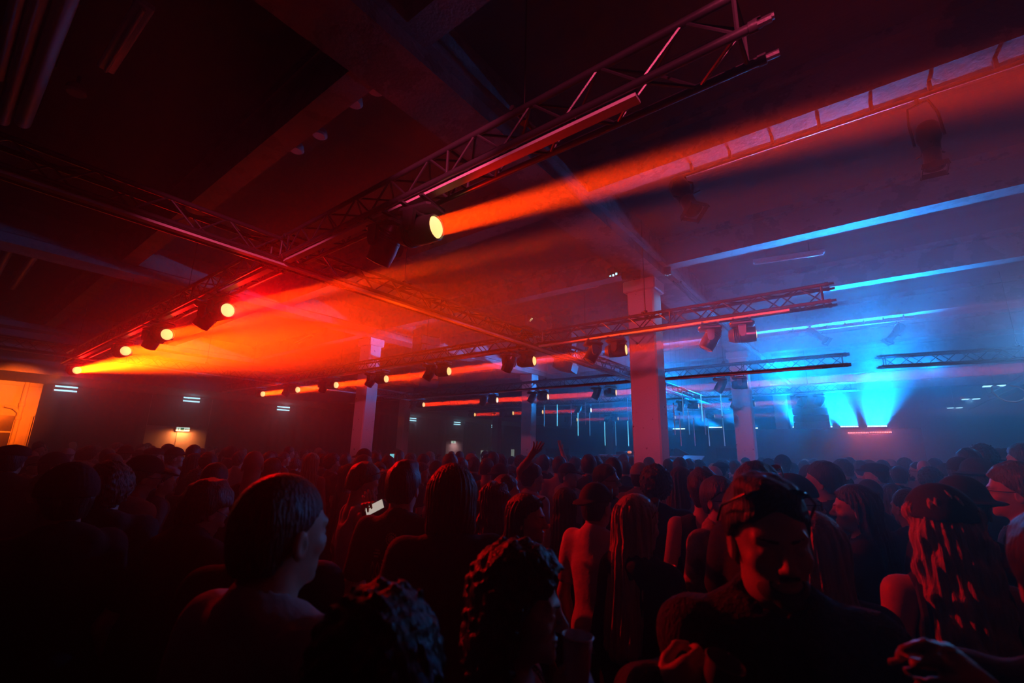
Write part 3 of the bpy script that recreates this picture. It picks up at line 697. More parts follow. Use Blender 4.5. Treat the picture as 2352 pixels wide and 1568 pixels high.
MB().lathe([(0.05, 0), (0.045, 0.02)], 12).tube([(0, 0, 0.02), (0.02, 0, 0.12), (0, 0, 0.17)], 0.012, 8).obj('arm', M['lamp_metal'], t); MB().box((0, 0, 0.21), (0.15, 0.10, 0.09), bev=0.02).lathe([(0.035, 0), (0.035, 0.05)], 12, Matrix.Translation((0, -0.05, 0.21)) @ Matrix.Rotation(math.pi/2, 4, 'X')).obj('camera_body', M['lamp'], t)
P = at_y(1572, 1040, YD)
t = thing('monitor_wedge', 'black monitor wedge at the right end of the desk', 'loudspeaker', (P.x - 0.12, YD + 0.05, ztab), 0.2)
MB().prism([(-0.2, 0), (0.24, 0), (0.26, 0.06), (-0.12, 0.26), (-0.2, 0.22)], -0.2, 0.2, Matrix(((1, 0, 0, 0), (0, 0, 1, 0), (0, 1, 0, 0), (0, 0, 0, 1)))).obj('cabinet', M['speaker'], t, smooth=False)
MB().box((0.075, 0, 0.165), (0.36, 0.34, 0.012), R=Matrix.Rotation(0.485, 3, 'Y')).obj('grille', M['grille'], t)
P = at_y(1592, 1047, YD - 0.7); zl = P.z - 0.06
t = thing('light_panel', 'pale blue lit panel on a stand right of the desk', 'panel', (P.x, YD - 0.75, zl))
MB().box((0, 0, 0), (0.62, 0.36, 0.03), R=Matrix.Rotation(0.35, 3, 'X')).obj('panel', M['white_lamp'], t)
MB().tube([(0, 0, -zl), (0, 0, -0.02)], 0.025, 8).lathe([(0.25, -zl), (0.25, -zl + 0.02), (0.03, -zl + 0.04)], 14).obj('stand', M['lamp_metal'], t)
# hanging led tubes: (x, y of the lower end, brightness, depth row)
TUBES = [(1250, 979, 1, 16.6), (1280, 978, 2, 16.9), (1312, 976, 0, 16.9), (1328, 1000, 2, 16.6), (1345, 975, 0, 16.6), (1355, 1000, 1, 16.9), (1378, 973, 0, 17.0), (1390, 1023, 2, 16.6), (1415, 1023, 1, 16.9), (1444, 1024, 2, 16.4), (1443, 968, 1, 17.0),
         (1529, 970, 2, 16.9), (1534, 1024, 1, 16.6), (1551, 998, 0, 16.9), (1565, 1024, 0, 16.6), (1571, 968, 1, 17.0), (1584, 998, 1, 16.6), (1597, 1024, 0, 16.9), (1614, 967, 2, 16.6), (1621, 998, 0, 16.9), (1630, 1024, 1, 16.6), (1660, 966, 2, 16.9), (1665, 1024, 1, 16.4), (1700, 1022, 1, 19.5)]
side = ['left of the tall pillar', 'right of the tall pillar']
cnt = [0, 0]
for (x, y, br, Y) in TUBES:
    P = at_y(x, y, Y - (2.5 if 1540 < x < 1580 else 0)); sidx = 0 if x < 1480 else 1; cnt[sidx] += 1
    t = thing('led_tube', f'{("dim pinkish", "blue", "bright cyan")[br]} hanging light tube {side[sidx]}, number {cnt[sidx]} from the left', 'light tube', P, 0, 'hanging light tubes over the stage')
    MB().tube([(0, 0, 0), (0, 0, 0.92)], 0.017, 8).obj('tube', M[('tube_dim', 'tube_cyan', 'tube_bright')[br]], t)
    MB().tube([(0, 0, 0.92), (0, 0, 0.97)], 0.021, 8).obj('end_cap', M['lamp'], t)
    MB().tube([(0, 0, 0.97), (0, 0, ZC - P.z)], 0.004, 5).obj('wire', M['cable'], t)
# black equipment box on the long truss
P = at_x(1215, 715, XA)
t = thing('equipment_box', 'black equipment box with small green lights on top of the crossing truss', 'equipment', (XA, P.y, ZT + HT + 0.026))
MB().box((0, 0, 0.14), (0.42, 0.75, 0.28), bev=0.03).obj('case', M['lamp'], t)
M['green_led'] = mat('green_led', (0.3, 0.8, 0.4), 0.3, emit=(0.45, 0.9, 0.45), estr=1.0)
for q in range(3): MB().box((0.212, -0.25 + 0.03*q, 0.14 + 0.03*q), (0.006, 0.05 if q else 0.02, 0.012)).obj('indicator', M['green_led'], t)
MB().tube([(0, -0.2, 0.28), (0, -0.1, 0.36), (0, 0.1, 0.36), (0, 0.2, 0.28)], 0.014, 8).obj('handle', M['lamp_metal'], t)
# bar at the far left end
t = thing('bar_counter', 'dark bar counter far away at the end of the left wall', 'counter', (XL + 1.6, 31.0, 0))
MB().box((0, 0, 0.55), (0.6, 7.0, 1.1)).obj('body', M['drape'], t); MB().box((0, 0, 1.13), (0.75, 7.1, 0.06)).obj('worktop', M['table'], t)
M['fridge_lit'] = mat('lit_fridge_front', (0.8, 0.85, 0.8), 0.3, noise=0.6, nscale=5, emit=(0.75, 0.9, 0.75), estr=0.45)
for n, (x, y, wd, ht) in enumerate(((1128, 1046, 0.65, 1.9), (1172, 1046, 0.5, 1.9), (1106, 1046, 0.9, 1.75))):
    P = at_x(x, y, XL + 0.5)
    t = thing('drinks_fridge', ('lit drinks fridge behind the far bar, the middle one', 'narrow lit drinks fridge behind the far bar, the right one', 'low lit drinks fridge behind the far bar, the left one')[n], 'fridge', (XL + 0.5, P.y, 0), 0, 'lit fridges behind the far bar')
    MB().box((0, 0, ht/2 + 0.1), (0.5, wd, ht + 0.2), bev=0.02).obj('cabinet', M['lamp'], t); MB().box((0.255, 0, ht*0.5 + 0.15), (0.01, wd*0.86, ht*0.9)).obj('glass_door', M['fridge_lit'], t)

# ================================================================== people
# A body is one continuous surface: limbs, torso, neck, head, hands and face features are blended as smooth
# distance fields and meshed together; hair, hats and clothing are children of the body.
def ax(lo, hi, h, fine=()):
    pts = [lo]; x = lo
    while x < hi:
        st = h
        for (a, b, f) in fine:
            if a - 1.5*h <= x <= b: st = min(st, f if x >= a else max(f, (a - x)*0.6 + f))
        x += st; pts.append(x)
    return np.array(pts)
class Field:
    def __init__(self, X, Y, Z):
        self.X, self.Y, self.Z = X, Y, Z
        self.D = np.full((len(X), len(Y), len(Z)), 0.35, np.float32)
    def sl(self, lo, hi):
        r = []
        for A, a, b in ((self.X, lo[0], hi[0]), (self.Y, lo[1], hi[1]), (self.Z, lo[2], hi[2])):
            i, j = np.searchsorted(A, a), np.searchsorted(A, b)
            r.append(slice(max(0, i - 1), min(len(A), j + 1)))
        return tuple(r)
    def grid(self, s):
        return (self.X[s[0]][:, None, None].astype(np.float32), self.Y[s[1]][None, :, None].astype(np.float32), self.Z[s[2]][None, None, :].astype(np.float32))
    def blend(self, s, d, k, sub=False):
        if d.size == 0: return
        a = self.D[s]
        if sub: a = -a
        if k <= 0: r = np.minimum(a, d)
        else:
            h = np.clip(0.5 + 0.5*(d - a)/k, 0, 1); r = d*(1 - h) + a*h - k*h*(1 - h)
        self.D[s] = -r if sub else r
    def cap(self, a, b, ra, rb, k=0.02, sub=False, off=0.0):
        a, b = np.array(a, float), np.array(b, float); ra += off; rb += off
        m = max(ra, rb) + k*2 + 0.05
        s = self.sl(np.minimum(a, b) - m, np.maximum(a, b) + m); x, y, z = self.grid(s)
        v = b - a; L2 = max(v.dot(v), 1e-9)
        t = np.clip(((x - a[0])*v[0] + (y - a[1])*v[1] + (z - a[2])*v[2])/L2, 0, 1)
        d = np.sqrt((x - a[0] - t*v[0])**2 + (y - a[1] - t*v[1])**2 + (z - a[2] - t*v[2])**2) - (ra + (rb - ra)*t)
        self.blend(s, d, k, sub)
    def ell(self, c, r, k=0.02, sub=False, R=None, off=0.0, disp=None):
        c = np.array(c, float); r = np.array(r, float) + off
        m = float(max(r)) + k*2 + 0.05
        s = self.sl(c - m, c + m); x, y, z = self.grid(s)
        x, y, z = x - c[0], y - c[1], z - c[2]
        if R is not None:
            R = np.array(R); x, y, z = (R[0, 0]*x + R[1, 0]*y + R[2, 0]*z), (R[0, 1]*x + R[1, 1]*y + R[2, 1]*z), (R[0, 2]*x + R[1, 2]*y + R[2, 2]*z)
        k0 = np.sqrt((x/r[0])**2 + (y/r[1])**2 + (z/r[2])**2); k1 = np.sqrt((x/r[0]**2)**2 + (y/r[1]**2)**2 + (z/r[2]**2)**2) + 1e-6
        d = k0*(k0 - 1)/k1
        self.blend(s, d, k, sub)
    def clip(self, f):
        x, y, z = self.grid((slice(None),)*3)
        self.D = np.maximum(self.D, f(x, y, z).astype(np.float32))
    def add(self, f):
        x, y, z = self.grid((slice(None),)*3); self.D = self.D + f(x, y, z).astype(np.float32)
    def mesh(self, name):
        D = self.D; X, Y, Z = self.X, self.Y, self.Z
        D[0] = D[-1] = 0.1; D[:, 0] = D[:, -1] = 0.1; D[:, :, 0] = D[:, :, -1] = 0.1
        S = D < 0
        c = S[:-1, :-1, :-1].astype(np.int8)
        n = c + S[1:, :-1, :-1] + S[:-1, 1:, :-1] + S[:-1, :-1, 1:] + S[1:, 1:, :-1] + S[1:, :-1, 1:] + S[:-1, 1:, 1:] + S[1:, 1:, 1:]
        act = (n > 0) & (n < 8); I = np.argwhere(act); ids = np.full(act.shape, -1, np.int32); ids[act] = np.arange(len(I))
        acc = np.zeros((len(I), 3)); cnt = np.zeros(len(I)); i, j, k = I.T
        cor = [(a, b, e) for a in (0, 1) for b in (0, 1) for e in (0, 1)]
        for p in cor:
            for axn in range(3):
                if p[axn] == 1: continue
                q = list(p); q[axn] = 1
                d0 = D[i + p[0], j + p[1], k + p[2]]; d1 = D[i + q[0], j + q[1], k + q[2]]
                m = (d0 < 0) != (d1 < 0); t = np.where(m, d0/(d0 - d1 + 1e-12), 0)
                P = np.stack([X[i + p[0]], Y[j + p[1]], Z[k + p[2]]], 1); Q = np.stack([X[i + q[0]], Y[j + q[1]], Z[k + q[2]]], 1)
                acc += np.where(m[:, None], P + (Q - P)*t[:, None], 0); cnt += m
        V = acc/np.maximum(cnt, 1)[:, None]
        faces = []
        for axn in range(3):
            A = S[:-1] if axn == 0 else S[:, :-1] if axn == 1 else S[:, :, :-1]
            B = S[1:] if axn == 0 else S[:, 1:] if axn == 1 else S[:, :, 1:]
            E = np.argwhere(A != B); e0, e1, e2 = E.T
            u, w = [(1, 2), (2, 0), (0, 1)][axn]
            idx = [e0, e1, e2]
            ok = (idx[u] > 0) & (idx[w] > 0)
            lim = act.shape
            ok &= (idx[0] < lim[0]) & (idx[1] < lim[1]) & (idx[2] < lim[2])
            E = E[ok]; e = [E[:, 0], E[:, 1], E[:, 2]]
            def g(du, dw):
                q = [x.copy() for x in e]; q[u] -= du; q[w] -= dw; return ids[q[0], q[1], q[2]]
            F = np.stack([g(1, 1), g(0, 1), g(0, 0), g(1, 0)], 1)
            inside = A[e[0], e[1], e[2]]
            F[~inside] = F[~inside][:, ::-1]
            faces.append(F[(F >= 0).all(1)])
        F = np.concatenate(faces) if faces else np.zeros((0, 4), int)
        me = bpy.data.meshes.new(name)
        me.vertices.add(len(V)); me.vertices.foreach_set('co', V.astype(np.float32).ravel())
        me.loops.add(F.size); me.loops.foreach_set('vertex_index', F.astype(np.int32).ravel())
        me.polygons.add(len(F)); me.polygons.foreach_set('loop_start', np.arange(len(F), dtype=np.int32)*4)
        try: me.polygons.foreach_set('loop_total', np.full(len(F), 4, np.int32))
        except Exception: pass
        me.polygons.foreach_set('use_smooth', np.ones(len(F), bool))
        me.update(calc_edges=True); me.validate()
        return me, V
def obj_from(me, name, m, parent=None):
    o = bpy.data.objects.new(name, me); COL.objects.link(o); me.materials.append(m)
    if parent is not None: o.parent = parent
    return o

M['skin'] = mat('skin', (0.52, 0.33, 0.25), 0.48, noise=0.08, nscale=30, bump=0.06, bscale=200)
M['skin_tan'] = mat('tan_skin', (0.36, 0.21, 0.15), 0.46, noise=0.08, nscale=30, bump=0.06, bscale=200)
M['hair_dark'] = mat('dark_hair', (0.022, 0.015, 0.012), 0.42, bump=0.7, bscale=130, stretch=(1, 1, 0.18))
M['hair_brown'] = mat('brown_hair', (0.10, 0.055, 0.032), 0.45, bump=0.7, bscale=130, stretch=(1, 1, 0.18))
M['hair_blond'] = mat('blond_hair', (0.62, 0.44, 0.26), 0.42, noise=0.45, nscale=40, bump=0.8, bscale=110, stretch=(1, 1, 0.06))
M['cl_black'] = mat('black_cloth', (0.012, 0.011, 0.013), 0.88, bump=0.25, bscale=60)
M['cl_char'] = mat('charcoal_cloth', (0.032, 0.030, 0.034), 0.88, bump=0.25, bscale=60)
M['cl_navy'] = mat('navy_cloth', (0.025, 0.032, 0.060), 0.88, bump=0.25, bscale=60)
M['cl_grey'] = mat('grey_cloth', (0.16, 0.155, 0.16), 0.85, bump=0.25, bscale=60)
M['cl_white'] = mat('white_cloth', (0.62, 0.60, 0.58), 0.8, noise=0.06, nscale=10, bump=0.3, bscale=25)
M['cl_pale'] = mat('pale_cloth', (0.38, 0.36, 0.36), 0.82, noise=0.08, nscale=10, bump=0.3, bscale=25)
M['cl_rust'] = mat('patterned_cloth', (0.42, 0.24, 0.16), 0.8, noise=0.75, nscale=11, bump=0.2, bscale=40)
M['cl_knit'] = mat('dark_knit', (0.045, 0.040, 0.040), 0.9, noise=0.5, nscale=60, bump=1.0, bscale=110, stretch=(1, 1, 0.5))
M['hat_dark'] = mat('dark_hat_felt', (0.018, 0.016, 0.017), 0.85, bump=0.2, bscale=90)
M['hat_pale'] = mat('pale_hat_cloth', (0.45, 0.40, 0.36), 0.8, noise=0.1, nscale=20, bump=0.2, bscale=90)
M['eye_white'] = mat('eye_white', (0.6, 0.56, 0.54), 0.2)
M['eye_iris'] = mat('dark_iris', (0.03, 0.02, 0.015), 0.1)
M['stubble'] = mat('stubble', (0.10, 0.058, 0.042), 0.6, noise=0.4, nscale=90)
M['frame'] = mat('glasses_frame', (0.01, 0.01, 0.012), 0.2)
M['lens_g'] = mat('dark_sunglass', (0.02, 0.02, 0.03), 0.06)
M['cup_clear'] = mat('clear_plastic_cup', (0.20, 0.19, 0.20), 0.15)
M['cup'] = mat('pale_plastic_cup', (0.72, 0.66, 0.66), 0.35, noise=0.05, nscale=10)
M['drink'] = mat('dark_drink', (0.05, 0.02, 0.015), 0.1)

HP = np.array((0.0, 0.0, 1.55))       # pivot of the head
def rotm(yaw=0, pitch=0, roll=0):
    return np.array((Matrix.Rotation(math.radians(yaw), 3, 'Z') @ Matrix.Rotation(math.radians(pitch), 3, 'X') @ Matrix.Rotation(math.radians(roll), 3, 'Y')))
def hand_prims(W, T, side, mode='relaxed', cup=None):
    """Yields capsules (a, b, ra, rb, k) of a hand. W wrist, T 3x3 axes (columns: thumb side, palm normal, finger direction)."""
    out = []
    def P(x, y, z): return W + T @ np.array((x*side, y, z))
    xs = (0.030, 0.010, -0.010, -0.028); ln = (0.90, 1.0, 0.94, 0.74)
    for q, x in enumerate(xs):
        out.append((P(x*0.45, 0, 0.008), P(x, -0.004, 0.082), 0.018, 0.0125, 0.014))
    out.append((P(0.0, 0, 0.02), P(0.0, 0, 0.065), 0.022, 0.021, 0.014))
    for q, x in enumerate(xs):
        a = (0.35 + 0.10*q, 0.95 + 0.10*q, 1.45 + 0.10*q) if mode == 'relaxed' else (0.12, 0.25 + 0.08*q, 0.40 + 0.1*q) if mode == 'open' else (0.75, 1.75, 2.55)
        sg = (0.044*ln[q], 0.027*ln[q], 0.022*ln[q]); p = np.array((x*(1.12 if mode == 'open' else 1.0), -0.004, 0.084)); rr = (0.0098, 0.0088, 0.0080, 0.0070)
        for w in range(3):
            nx = p + np.array(((x*0.25 if mode == 'open' else 0), math.sin(a[w])*sg[w], math.cos(a[w])*sg[w]))
            out.append((P(*p), P(*nx), rr[w], rr[w + 1], 0.003)); p = nx
    th = [(0.018, 0.006, 0.022), (0.042, 0.022, 0.050), (0.048, 0.045, 0.076), (0.036, 0.068, 0.092)] if mode != 'open' else [(0.018, 0.004, 0.022), (0.050, 0.010, 0.050), (0.066, 0.014, 0.078), (0.074, 0.016, 0.100)]
    for w in range(3):
        out.append((P(*th[w]), P(*th[w + 1]), (0.015, 0.011, 0.0095)[w], (0.011, 0.0095, 0.008)[w], 0.006))
    return out

def person(spec):
    """Builds one person with feet at z=0 facing +y, 1.75 m tall before scaling; returns the root (body) object."""
    fem = spec.get('fem', False); hh = spec.get('hh', 0.0075); hb = spec.get('hb', 0.017)
    R = rotm(*spec.get('head', (0, 0, 0))); lean = np.array(spec.get('lean', (0, 0, 0)), float)
    hp = HP + lean
    def H(x, y, z): return hp + R @ np.array((x, y, z))
    sw = 0.150 if fem else 0.178; bw = 0.92 if fem else 1.0; bulk = spec.get('bulk', 1.0)
    arms = spec.get('arms', {})
    A = {}
    for s in (-1, 1):
        sh = np.array((s*sw, -0.005, 1.405)) + lean*0.8
        el, wr = arms.get(s, (None, None, None))[:2]
        if el is None: el, wr = np.array((s*(sw + 0.065), -0.03, 1.10)), np.array((s*(sw + 0.07), 0.06, 0.855))
        A[s] = (sh, np.array(el, float), np.array(wr, float), arms[s][2] if s in arms else 'relaxed', arms[s][3] if s in arms and len(arms[s]) > 3 else None)
    fx, fy, fz = [(hp[0] - 0.11, hp[0] + 0.11, hh)], [(hp[1] - 0.13, hp[1] + 0.15, hh)], [(hp[2] - 0.06, hp[2] + 0.23, hh)]
    for s in (-1, 1):
        if A[s][3] in ('grip', 'open'):
            w = A[s][2]; hf = 0.005
            fx.append((w[0] - 0.10, w[0] + 0.10, hf)); fy.append((w[1] - 0.10, w[1] + 0.12, hf)); fz.append((w[2] - 0.07, w[2] + 0.20, hf))
    ex = [A[s][q] for s in (-1, 1) for q in (1, 2)]
    lo = np.minimum.reduce(ex + [np.array((-0.30, -0.20, 0))]) - 0.14; hi = np.maximum.reduce(ex + [np.array((0.30, 0.26, 1.78 + max(0, lean[2])))]) + 0.14
    hi[2] = max(hi[2], 1.80); lo[2] = -0.03
    X, Y, Z = ax(lo[0], hi[0], hb, fx), ax(lo[1], hi[1], hb, fy), ax(-0.03, hi[2], hb, fz)
    def torso(F, o=0.0, hips=True):
        l = lean
        F.ell((0, 0.0 + l[1]*.6, 1.27), (0.160*bw*bulk, 0.108*bulk, 0.19), 0.04, off=o)
        if fem: F.ell((0, 0.07 + l[1]*.6, 1.245), (0.115, 0.055, 0.06), 0.04, off=o)
        F.cap((-sw*0.9, -0.005 + l[1]*.8, 1.395), (sw*0.9, -0.005 + l[1]*.8, 1.395), 0.056*bulk, 0.056*bulk, 0.05, off=o)
        F.cap((-0.07, -0.025 + l[1]*.8, 1.44), (0.07, -0.025 + l[1]*.8, 1.44), 0.035, 0.035, 0.05, off=o)
        F.ell((0, 0, 1.06), (0.135*bw*bulk, 0.095*bulk, 0.16), 0.06, off=o)
        if hips: F.ell((0, -0.005, 0.92), (0.162*bulk, 0.112*bulk, 0.13), 0.06, off=o)
    def upper_arm(F, s, frac=1.0, o=0.0, fore=False):
        sh, el, wr = A[s][:3]
        F.cap(sh, sh + (el - sh)*frac, 0.050*bulk, 0.050 + (0.038 - 0.050)*frac, 0.03, off=o)
        if fore: F.cap(el, wr + (el - wr)*0.08, 0.039, 0.029, 0.012, off=o)
    def legs(F, o=0.0):
        for s in (-1, 1):
            F.cap((s*0.088, 0, 0.86), (s*0.095, 0.012, 0.48), 0.084*bulk, 0.056, 0.03, off=o); F.cap((s*0.095, 0.012, 0.48), (s*0.10, -0.015, 0.09), 0.056, 0.040, 0.02, off=o)
            F.ell((s*0.097, -0.02, 0.36), (0.048, 0.055, 0.11), 0.03, off=o)
    B = Field(X, Y, Z)
    torso(B); legs(B)
    for s in (-1, 1):
        sh, el, wr, mode, T = A[s]
        upper_arm(B, s)
        mid = el + (wr - el)*0.3; B.cap(el, mid, 0.038, 0.040, 0.02); B.cap(mid, wr, 0.040, 0.026, 0.01)
        d = (wr - el)/np.linalg.norm(wr - el)
        if T is None:
            n = np.cross(d, np.array((0, 1.0, 0))); n = n/np.linalg.norm(n)*(-s if True else 1); t = np.cross(n, d); t = t if t[1] > 0 else -t
            T = np.stack([t*s, n, d], 1)
        for (a, b, ra, rb, k) in hand_prims(wr, np.array(T), s, mode): B.cap(a, b, ra, rb, k)
        B.cap((s*0.10, -0.035, 0.045), (s*0.115, 0.14, 0.030), 0.042, 0.034, 0.02)
    # neck and head
    B.cap((lean[0]*0.8, -0.028 + lean[1]*0.8, 1.43), H(0, -0.012, 0.03), 0.066 if not fem else 0.054, 0.060 if not fem else 0.049, 0.03)
    B.ell(H(0, -0.012, 0.105), (0.075, 0.096, 0.093), 0.02, R=R)
    B.ell(H(0, 0.026, 0.055), (0.062, 0.066, 0.086), 0.03, R=R)
    B.ell(H(0, 0.040, -0.004), (0.050 if not fem else 0.044, 0.050, 0.040), 0.025, R=R)
    B.ell(H(0, 0.080, -0.030), (0.020, 0.016, 0.016), 0.02, R=R)
    for s in (-1, 1):
        B.ell(H(s*0.042, 0.060, 0.044), (0.020, 0.020, 0.018), 0.02, R=R)
        B.cap(H(s*0.010, 0.090, 0.090), H(s*0.046, 0.076, 0.093), 0.008, 0.007, 0.018)
        B.ell(H(s*0.031, 0.099, 0.070), (0.017, 0.012, 0.010), 0.012, True, R=R)
        B.ell(H(s*0.031, 0.078, 0.069), (0.0145, 0.0125, 0.0105), 0.004, R=R)
        B.ell(H(s*0.0790, -0.012, 0.055), (0.0085, 0.019, 0.032), 0.008, R=R)
        B.ell(H(s*0.0880, -0.008, 0.055), (0.006, 0.010, 0.018), 0.006, True, R=R)
    B.cap(H(0, 0.090, 0.082), H(0, 0.114, 0.042), 0.0085, 0.0125, 0.012)
    for s in (-1, 1): B.ell(H(s*0.012, 0.103, 0.036), (0.0095, 0.011, 0.008), 0.008, R=R)
    B.ell(H(0, 0.089, 0.010), (0.022, 0.011, 0.0055), 0.006, R=R); B.ell(H(0, 0.087, -0.003), (0.019, 0.011, 0.0065), 0.006, R=R)
    B.ell(H(0, 0.102, 0.0035), (0.020, 0.008, 0.0016), 0.003, True, R=R)
    me, V = B.mesh('person'); root = obj_from(me, 'person', M[spec.get('skin', 'skin')])
    zmax = V[:, 2].max() if not arms else (hp[2] + 0.199)
    # ---- clothing
    top = spec.get('top', 'tee'); tm = M[spec.get('cloth', 'cl_black')]
    hc = spec.get('hc', 0.019)
    Xc, Yc, Zc = ax(lo[0], hi[0], hc), ax(lo[1], hi[1], hc), ax(0.80 if top != 'crop' else 1.05, hi[2], hc)
    F = Field(Xc, Yc, Zc); o = {'tee': 0.016, 'tank': 0.010, 'hoodie': 0.030, 'shirt': 0.020, 'jacket': 0.034}[top]
    torso(F, o)
    if top != 'tank': F.cap((0, -0.030 + lean[1]*.8, 1.42), (lean[0], -0.026 + lean[1], 1.47), 0.070, 0.070, 0.03, off=o*0.6)
    if top == 'tee' or top == 'shirt':
        for s in (-1, 1): upper_arm(F, s, 0.62, o + 0.006)
    if top in ('hoodie', 'jacket'):
        for s in (-1, 1): upper_arm(F, s, 1.0, o - 0.006, True)
    if top == 'hoodie':
        F.cap((-0.07, -0.085 + lean[1], 1.46), (0.07, -0.085 + lean[1], 1.46), 0.055, 0.055, 0.04); F.cap((-0.075, -0.06 + lean[1], 1.44), (-0.06, 0.04, 1.42), 0.04, 0.03, 0.04); F.cap((0.075, -0.06 + lean[1], 1.44), (0.06, 0.04, 1.42), 0.04, 0.03, 0.04)
    if top == 'jacket' or top == 'shirt':
        for s in (-1, 1): F.cap((s*0.072, -0.05 + lean[1], 1.475), (s*0.045, 0.055 + lean[1], 1.445), 0.020, 0.014, 0.012)
        F.cap((-0.06, -0.072 + lean[1], 1.482), (0.06, -0.072 + lean[1], 1.482), 0.020, 0.020, 0.012)
    F.clip(lambda x, y, z: 0.86 - z)
    nr = 0.074 if top in ('tee', 'hoodie') else 0.082 if top == 'tank' else 0.066
    F.cap((lean[0], 0.0 + lean[1], 1.42 if top != 'tank' else 1.38), (lean[0], 0.004 + lean[1], 1.62), nr*0.8, nr*1.15, 0.004, True)
    if top == 'tank':
        for s in (-1, 1): F.ell((s*(sw + 0.03), 0.0, 1.39), (0.062, 0.14, 0.13), 0.01, True)
        F.ell((0, 0.12, 1.42), (0.085, 0.10, 0.10), 0.01, True); F.ell((0, -0.12, 1.44), (0.075, 0.08, 0.08), 0.01, True)
    if top in ('jacket',):
        F.ell((0, 0.17, 1.20), (0.045, 0.12, 0.28), 0.01, True)
    F.add(lambda x, y, z: 0.003*np.sin(z*38 + x*9)*np.sin(x*17 + y*21))
    if spec.get('knit'): F.add(lambda x, y, z: 0.0022*np.sin(np.arctan2(y, x)*60 + 0*z)*np.cos(z*220))
    me, _ = F.mesh('top'); obj_from(me, {'tee': 't_shirt', 'tank': 'tank_top', 'hoodie': 'hoodie', 'shirt': 'shirt', 'jacket': 'jacket'}[top], tm, root)
    if top == 'jacket':
        F = Field(ax(-0.32, 0.32, 0.02), ax(-0.25, 0.3, 0.02), ax(0.85, 1.55, 0.02)); torso(F, 0.018)
        F.cap((lean[0], 0.01, 1.42), (lean[0], 0.01, 1.62), 0.070, 0.09, 0.004, True); F.clip(lambda x, y, z: 0.88 - z)
        me, _ = F.mesh('t_shirt'); obj_from(me, 't_shirt', M[spec.get('under', 'cl_black')], root)
    F = Field(ax(-0.30, 0.30, 0.026), ax(-0.22, 0.24, 0.026), ax(0.02, 1.06, 0.028)); torso(F, 0.010); legs(F, 0.014); F.clip(lambda x, y, z: z - 0.98)
    me, _ = F.mesh('trousers'); obj_from(me, 'trousers', M[spec.get('trousers', 'cl_char')], root)
    for s in (-1, 1):
        mb = MB(); mb.tube([(s*0.098, -0.075, 0.055), (s*0.10, -0.03, 0.055), (s*0.11, 0.08, 0.048), (s*0.118, 0.17, 0.040), (s*0.119, 0.192, 0.036)], [0.045, 0.054, 0.050, 0.042, 0.02], 10)
        mb.tube([(s*0.099, -0.02, 0.06), (s*0.099, -0.02, 0.13)], [0.052, 0.050], 10); mb.v = [(x, y, max(z, 0.004)) for x, y, z in mb.v]
        mb.obj('shoe', M['cl_black'], root)
    # ---- hair (worked out in the head's own frame, then turned with the head)
    hair = spec.get('hair', 'short'); hm_ = M[spec.get('hairm', 'hair_dark')]; hz_ = spec.get('hz', 0.008)
    MT = Matrix(((*R[0], hp[0]), (*R[1], hp[1]), (*R[2], hp[2]), (0, 0, 0, 1)))
    top_z = zmax
    def finish(F, name, m, world=False):
        nonlocal top_z
        me, V = F.mesh(name)
        if len(V) == 0: return None
        me.transform(MT)
        o = obj_from(me, name, m, root)
        co = np.empty(len(me.vertices)*3, np.float32); me.vertices.foreach_get('co', co); top_z = max(top_z, float(co[2::3].max()))
        return o
    def hairline(x, y, z):
        zz = np.array([-0.10, 0.00, 0.04, 0.075, 0.105, 0.135, 0.165, 0.20, 0.30]); yy = np.array([-0.050, -0.048, -0.030, -0.004, 0.030, 0.068, 0.085, 0.12, 0.15])
        return (y - np.interp(z, zz, yy) - 0.20*np.abs(x)*(z > 0.12))*0.8
    if hair != 'bald':
        lowz = {'long': -0.46, 'wavy': -0.40, 'bob': -0.10, 'ponytail': -0.28, 'curly_long': -0.16}.get(hair, -0.03)
        F = Field(ax(-0.20, 0.20, hz_), ax(-0.24, 0.16, hz_), ax(lowz - 0.04, 0.28, hz_))
        off = {'buzz': 0.005, 'short': 0.015, 'messy': 0.022, 'curly': 0.036, 'long': 0.018, 'wavy': 0.020, 'bob': 0.024, 'ponytail': 0.012, 'bun': 0.012, 'curly_long': 0.040, 'quiff': 0.014}[hair]
        F.ell((0, -0.014, 0.103), (0.076, 0.097, 0.094), 0.01, off=off)
        if hair not in ('curly', 'curly_long'): F.ell((0, -0.045, 0.05), (0.066, 0.062, 0.075), 0.02, off=off*0.7)
        if hair == 'quiff': F.ell((0, 0.045, 0.178), (0.058, 0.060, 0.030), 0.02); F.ell((0.01, 0.01, 0.195), (0.055, 0.07, 0.022), 0.02)
        F.clip(hairline)
        F.clip(lambda x, y, z: (0.0 if hair in ('buzz', 'short', 'quiff', 'bun', 'ponytail') else -0.03) - z + 0*y + (lowz if hair in ('long', 'wavy', 'bob', 'curly_long') else 0))
        if hair in ('long', 'wavy'):
            w = 0.082 if hair == 'long' else 0.100
            for s in (-1, 1):
                F.cap((s*0.052, -0.035, 0.10), (s*0.060, -0.065, -0.10), 0.050, 0.046, 0.03); F.cap((s*0.060, -0.065, -0.10), (s*0.060, -0.135, lowz + 0.05), 0.050, 0.034, 0.03)
            F.ell((0, -0.075, -0.05), (w, 0.045, 0.20), 0.03); F.cap((0, -0.085, -0.05), (0.0, -0.150, lowz + 0.03), 0.058, 0.038, 0.03)
            if hair == 'long': F.add(lambda x, y, z: 0.0045*np.sin(np.arctan2(x, -y + 0.02)*26 + 1.5*np.sin(z*9))*(z < 0.17) + 0.002*np.sin(np.arctan2(x, -y + 0.02)*61))
            else: F.add(lambda x, y, z: 0.010*np.sin(z*48 + np.sin(x*40)*1.6 + y*20)*np.cos(x*48 + z*14) + 0.004*np.sin(np.arctan2(x, -y + 0.02)*40 + z*22))
